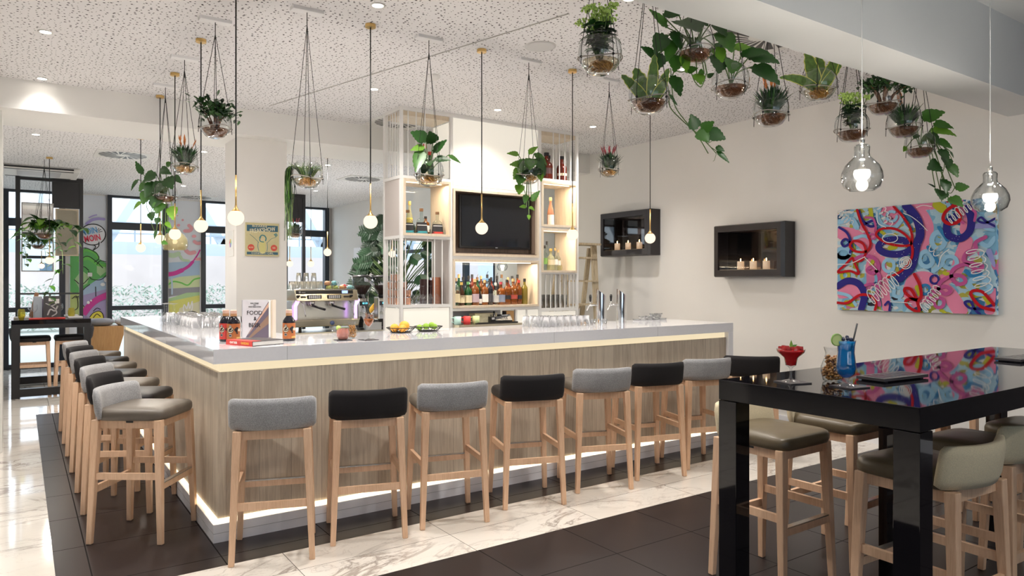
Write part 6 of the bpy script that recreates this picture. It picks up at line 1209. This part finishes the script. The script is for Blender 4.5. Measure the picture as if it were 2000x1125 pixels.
for s, x in ((-1, -W3 + .03), (1, W3 - .04)):
    q = MB(); xs = [(0, .15), (0, .28), (.0, .33), (.035, .37)]; q.add([(x - .018, -.03, .15), (x + .018, -.03, .15), (x + .018, -.03, .30), (x - .018, -.03, .30), (x + .065, .0, .365), (x + .01, .0, .365)], [(0, 1, 2, 3), (3, 2, 4, 5)], 0, False); q.build('lit_side_strip', VIO, cf, sol=.012)
    MB().box(x - .032 if s < 0 else x + .0, x + .0 if s < 0 else x + .032, .0, .12, .15, .36).build('side_cheek', STEEL, cf)
for x in (-.15, .09):
    MB().lathe([(.001, .30), (.035, .30), (.038, .34), (.038, .365), (.001, .365)], 18, c=(x, .06, 0)).build('group_head', CHROME, cf); q = MB().tube([(x, .04, .305), (x + .03, -.04, .29), (x + .10, -.12, .262)], .014, 8); q.build('portafilter_handle', BLACK, cf)
for x in (-.29, .30): MB().tube(smooth_path([(x, .03, .36), (x + .02, -.03, .30), (x + .04, -.03, .18)], 4), .006, 7).build('steam_wand', CHROME, cf)
for x in (-.33, .31): MB().lathe([(.001, -.02), (.018, -.02), (.018, .0), (.001, .0)], 12, c=(x, 0, 0)).build('steam_knob', BLACK, cf, loc=(0, -.02, .43))
MB().box(-.02, .30, .01, .10, .146, .150).build('drip_grille', STEEL, cf); [MB().lathe([(.001, 0), (.02, 0), (.016, .058), (.001, .058)], 12, c=(x, y, 0)).build('foot', BLACK, cf) for x in (-.3, .3) for y in (.02, .4)]
MB().lathe([(.001, 0), (.026, 0), (.026, .006), (.001, .006)], 20).build('maker_badge', cm((.10, .14, .30), .2), cf, loc=(.06, -.053, .10)).rotation_euler = (R(90), 0, 0)
text('D', .03, cm((.8, .8, .8)), cf, (-.31, -.003, .463), (R(80), 0, 0)); text('Classic', .016, cm((.7, .7, .7)), cf, (-.265, -.003, .461), (R(80), 0, 0))
MB().tube([(-.37, .03, .495), (.38, .03, .495)], .006, 8).build('cup_rail', CHROME, cf)
MT = tumbler((2.66, 8.30, 1.398), 'clear upturned glass on top of the espresso machine', 'glasses on the espresso machine', r=.034, h=.10, inv=True)
for i in range(5):
    for j in range(3):
        if (i, j) != (0, 0): dup(MT, (2.66 + .075 * i, 8.30 + .08 * j, 1.398))
for k in range(3): dup(MT, (2.72 + .09 * k, 8.36, 1.498))
def cup(x, y, z, c, lab): t = thing('espresso_cup', lab, 'cup', (x, y, z), 0, 'coloured cups on the espresso machine'); MB().lathe([(.001, .052), (.016, .052), (.030, .040), (.037, 0), (.034, 0), (.027, .036), (.001, .047)], 18).build('cup_body', cm(c, .3), t); MB().tube(smooth_path([(.033, 0, .012), (.052, 0, .02), (.048, 0, .036), (.029, 0, .04)], 3), .004, 6).build('handle', cm(c, .3), t)
for x, y, z, c, l in [(3.035, 8.22, 1.398, (.45, .48, .15), 'olive green cup, left'), (3.12, 8.22, 1.398, (.42, .48, .16), 'olive green cup, second'), (3.02, 8.23, 1.451, (.62, .33, .18), 'terracotta cup stacked upper left'), (3.105, 8.23, 1.451, (.16, .38, .42), 'teal cup stacked on an olive cup'), (3.20, 8.22, 1.398, (.55, .28, .12), 'brown orange cup'), (3.25, 8.30, 1.410, (.55, .03, .04), 'red cup at the back'), (3.30, 8.22, 1.398, (.25, .50, .52), 'light teal cup at the right end')]: cup(x, y, z, c, l + ' on the espresso machine')
def grinder(x, lab):
    t = thing('coffee_grinder', lab, 'coffee grinder', (x, 8.32, .9065), 0, 'coffee grinders'); MB().lathe([(.045, .42), (.12, .54), (.125, .64), (.118, .645)], 24).build('hopper', glass('smoked hopper', (.72, .72, .74), (.35, .35, .38)), t); MB().lathe([(.001, .42), (.042, .42), (.085, .50), (.105, .54), (.001, .545)], 20).build('coffee_beans', pm('coffee beans', (.04, .018, .01), .5, var=.6, vs=80), t)
    MB().lathe([(.001, .640), (.126, .640), (.124, .655), (.05, .672), (.001, .674)], 24).build('hopper_lid', BLACK, t); MB().box(-.06, .06, -.02, .12, .10, .40).build('motor_body', CHROME, t, bevel=.02); MB().lathe([(.001, .38), (.05, .38), (.05, .43), (.001, .43)], 20).build('collar', BLACK, t)
    MB().box(-.08, .08, -.14, .14, 0, .02).box(-.05, .05, -.02, .10, .02, .10).build('base', BLACK, t); MB().box(-.04, .04, -.09, -.02, .29, .34).build('dosing_block', BLACK, t); MB().box(-.03, .03, -.093, -.089, .31, .33).build('display', em('cyan display', (.1, .6, .8), 1.4), t); MB().tube([(-.02, -.08, .28), (-.03, -.12, .20), (.03, -.12, .20), (.02, -.08, .28)], .006, 6).build('fork', CHROME, t); MB().tube([(.07, -.02, .25), (.07, -.02, .45)], .008, 8).build('lever', CHROME, t)
grinder(3.50, 'left coffee grinder beside the espresso machine'); grinder(3.765, 'right coffee grinder, next to the shelf tower')
t = thing('knock_box', 'steel tamping station on the counter below the grinders', 'knock box', (3.55, 8.12, .9065)); MB().box(-.10, .10, -.05, .05, 0, .09).build('box_body', STEEL, t); MB().lathe([(.001, .09), (.03, .09), (.03, .12), (.012, .15), (.001, .15)], 14).build('tamper', BLACK, t)

# ------------------------------------------------------------------ ladder
t = thing('old_stepladder', 'weathered wooden stepladder between shelf tower and wall', 'ladder', (5.90, 7.0, 0)); 
for x in (-.28, .28): MB().beam((x, -.10 if x < 0 else -.10, 0), (x * .88, .0, 1.96), .085, .03).build('front_rail', OLDW, t); MB().beam((x, .45, 0), (x * .88, .08, 1.93), .06, .03).build('rear_rail', OLDW, t)
for k in range(6): z = .30 + .30 * k; MB().cbox(0, -.08 + .05 * z, z, .54, .10, .022).build('tread', OLDW, t)
MB().cbox(0, .02, 1.975, .60, .22, .025).build('top_board', OLDW, t); MB().beam((-.24, .40, .5), (.24, .25, 1.2), .02, .04).build('brace', OLDW, t)

# ------------------------------------------------------------------ back room
def divider(x0, x1, y, lab, px0, px1, pz0, pz1, mz=(1.9, 2.6)):
    t = thing('room_divider', lab, 'partition', (x0, y, 0)); w = x1 - x0; q = MB(); q.box(0, .06, 0, .07, 0, 3.055).box(w - .05, w, 0, .07, 0, 3.055).box(.06, w - .05, 0, .07, 2.99, 3.055).box(.06, w - .05, .02, .05, 1.30, 1.325).box(.06, w - .05, 0, .07, .88, .94).box(.06, w - .05, 0, .07, 0, .06).box(w * .5 - .01, w * .5 + .01, .02, .05, .94, 1.30); q.build('frame', BLACK, t)
    MB().box(px0, px1, .01, .06, pz0, pz1).build('solid_panel', BLACK, t); return t
d1 = divider(-.05, .80, 12.65, 'black floor-to-ceiling room divider with a framed mirror, far left', .45, .80, 2.60, 3.0)
mr = thing('framed_mirror', 'grey-framed mirror mounted in the left black divider', 'mirror', (.22, 12.64, 2.16)); MB().box(-.20, .20, 0, .02, -.52, .50).build('mirror_frame', cm((.34, .31, .29)), mr); MB().box(-.185, .185, -.004, 0, -.505, .485).build('mirror_glass', MIRROR, mr)
m2 = thing('framed_mirror', 'narrow wood-framed mirror hanging under the black panel', 'mirror', (.59, 12.64, 2.24)); MB().box(-.15, .15, 0, .02, -.36, .35).build('mirror_frame', cm((.55, .45, .32)), m2); MB().box(-.13, .13, -.004, 0, -.34, .33).build('mirror_glass', PANE, m2)
divider(3.86, 4.24, 12.65, 'black room divider seen between the pillar and the shelf tower', .0, .36, 2.56, 3.0); 
t = thing('wall_radiator', 'tall flat white radiator on the back room side wall', 'radiator', (5.5, 13.0, .5)); MB().box(-.08, -.03, -.3, .3, 0, 1.65).build('radiator_panel', STONEW, t); MB().box(-.03, 0, -.2, -.1, .1, .2).box(-.03, 0, -.2, -.1, 1.3, 1.4).build('bracket', STEEL, t)
t = thing('banquette', 'orange oak banquette with slanted panel legs below the left windows', 'bench', (.88, 12.75, 0)); MB().box(0, 1.7, 0, .5, .74, .79).build('seat_board', OAK, t); q = MB()
for x in (.0, .62, 1.24): q.add([(x, 0, .74), (x + .5, 0, .74), (x + .30, 0, .0), (x + .06, 0, .0), (x, .48, .74), (x + .5, .48, .74), (x + .30, .48, .0), (x + .06, .48, .0)], [(0, 3, 2, 1), (4, 5, 6, 7), (0, 1, 5, 4), (1, 2, 6, 5), (2, 3, 7, 6), (3, 0, 4, 7)], 0, False)
q.build('panel_leg', OAK, t)
for x, y, r_, c, l in [(1.06, 12.98, 10, (.22, .23, .26), 'dark grey cushion on the oak banquette'), (1.42, 12.98, -10, (.55, .57, .62), 'pale grey cushion on the oak banquette'), (1.78, 12.98, 12, (.20, .21, .24), 'rightmost dark grey cushion on the banquette'), (2.2, 12.98, -8, (.62, .63, .68), 'pale cushion at the far right of the banquette')]:
    o = MB().lathe([(.001, 0), (.12, .008), (.17, .05), (.165, .085), (.12, .115), (.001, .12)], 24, sq=4).build('cushion', fabric('cushion cloth', c, .15), loc=(x, y, .7905), rotz=R(r_)); tag(o, l, 'cushion', 'cushions on the banquette')
t = thing('dining_table', 'white-clothed low dining table behind the far black table', 'table', (-.9, 12.0, 0)); MB().box(-.5, .6, 0, 1.6, .72, .75).build('tabletop', STONEW, t); [MB().box(x, x + .06, y, y + .06, 0, .72).build('leg', BLACK, t) for x in (-.45, .5) for y in (.05, 1.45)]
# table setting on the far bar table
z = 1.0002
t = thing('menu_stand', 'dark photo menu standing on the far black table', 'menu', (.36, 11.35, z)); MB().box(-.10, .10, 0, .012, .012, .30).build('menu_cover', cm((.05, .05, .055)), t); q = MB(); mp = lambda u, zz, o: (u, -o, zz)
for P, w in (([(-.05, .05), (-.02, .12), (.03, .10), (.06, .16)], .018), ([(.0, .03), (.05, .07), (.03, .13), (-.03, .18)], .014), ([(-.07, .2), (0, .17), (.06, .21)], .012)): q.ribbon(P, w, mp, .001, 0)
q.box(-.04, .02, -.002, 0, .23, .27, 1); q.box(.03, .08, -.002, 0, .20, .26, 1); q.build('cover_print', [cm((.45, .45, .46)), cm((.62, .62, .62))], t); MB().box(-.05, .05, -.02, .03, 0, .012).build('foot', REDP, t)
t = thing('table_runner', 'red napkin roll lying before the dark menu', 'napkin', (.30, 11.18, z)); MB().box(-.20, .20, -.08, .08, 0, .018).build('napkin_cloth', REDP, t, bevel=.004); MB().box(-.02, .02, -.081, .081, .018, .020).build('fold', REDP, t)
t = thing('menu_folder', 'pale blue folder standing left of the dark menu', 'menu', (.20, 11.45, z)); MB().box(-.05, .05, 0, .02, 0, .29).build('folder_cover', cm((.40, .45, .52)), t); MB().box(-.04, .04, .002, .018, .29, .295).build('pages', PAPER, t)
YG = glass('yellow tinted glass', (.80, .72, .20), (.45, .38, .05), body=(.6, .55, .1), bw=.3)
for x, y, l in ((.02, 11.25, 'left'), (.58, 11.35, 'right')): t = thing('tinted_tumbler', 'yellow tinted round tumbler at the %s of the far table' % l, 'glass', (x, y, z), 0, 'yellow tumblers'); MB().lathe([(.001, .008), (.028, .008), (.045, .05), (.043, .10), (.034, .135)], 18).build('tumbler_body', YG, t); MB().lathe([(.001, 0), (.026, 0), (.028, .008), (.001, .008)], 18).build('thick_base', YG, t)
T5 = tumbler((.16, 11.3, z), 'clear wine glass on the far table', 'wine glasses on the far table', stem=True); dup(T5, (.46, 11.6, z)); dup(T5, (.13, 11.6, z))
for i, (x, y, l) in enumerate([(-.0 + .02, 11.05 + .35, 'left back'), (.62, 11.2, 'right front'), (.60, 11.7, 'right back')]): o = MB().cbox(0, 0, .012, .17, .20, .024).build('folded_napkin', cm((.62, .60, .62)), loc=(x, y + .1, z), bevel=.006); tag(o, 'folded white napkin, %s seat of the far table' % l, 'napkin', 'napkins on the far table')
t = thing('wooden_pepper_mill', 'brown wooden stand with two bottles behind the far menu', 'condiment stand', (.15, 11.9, z)); MB().beam((-.02, 0, 0), (.05, 0, .34), .05, .03).build('easel', cm((.35, .17, .08)), t); MB().lathe([(.001, 0), (.035, 0), (.035, .25), (.001, .27)], 14, c=(.09, 0, 0)).build('bottle', cm((.09, .05, .10), .3), t)

# ------------------------------------------------------------------ light, sky, camera
w = bpy.data.worlds.new('sky'); sc.world = w; w.use_nodes = True; bg = w.node_tree.nodes['Background']; bg.inputs[0].default_value = (.84, .92, 1, 1); bg.inputs[1].default_value = WORLD
def portal(loc, rot, sx, sy):
    l = bpy.data.lights.new('window_portal', 'AREA'); l.shape = 'RECTANGLE'; l.size = sx; l.size_y = sy; l.cycles.is_portal = True; o = bpy.data.objects.new('window_portal', l); C.objects.link(o); o.location = loc; o.rotation_euler = rot
portal((5.6, 10.1, 1.63), (R(90), 0, R(90)), 3.4, 1.4); portal((.07, -4.95, 1.8), (R(90), 0, 0), 7.3, 2.6); portal((.2, 14.9, 1.53), (R(-90), 0, 0), 4.3, 3.0); portal((4.2, 14.9, 1.53), (R(-90), 0, 0), 2.7, 3.0)
cam = bpy.data.cameras.new('camera'); co = bpy.data.objects.new('camera', cam); C.objects.link(co); sc.camera = co
co.location = (0, 0, 1.5); co.rotation_euler = (PI / 2, 0, R(ROTV)); cam.sensor_width = 36; cam.lens = 1387 / 2000 * 36; cam.shift_y = -(549 - 562.5) / 2000 * -1; cam.clip_end = 300
vs_ = sc.view_settings; sc.display_settings.display_device = 'sRGB'; vs_.view_transform = 'Standard'; vs_.look = 'None'; vs_.gamma = 1; vs_.use_curve_mapping = False; vs_.exposure = EXPO
try:
    sc.cycles.transparent_max_bounces = 28; sc.cycles.max_bounces = 9; sc.cycles.caustics_reflective = False; sc.cycles.caustics_refractive = False; sc.cycles.sample_clamp_indirect = 4
except Exception: pass
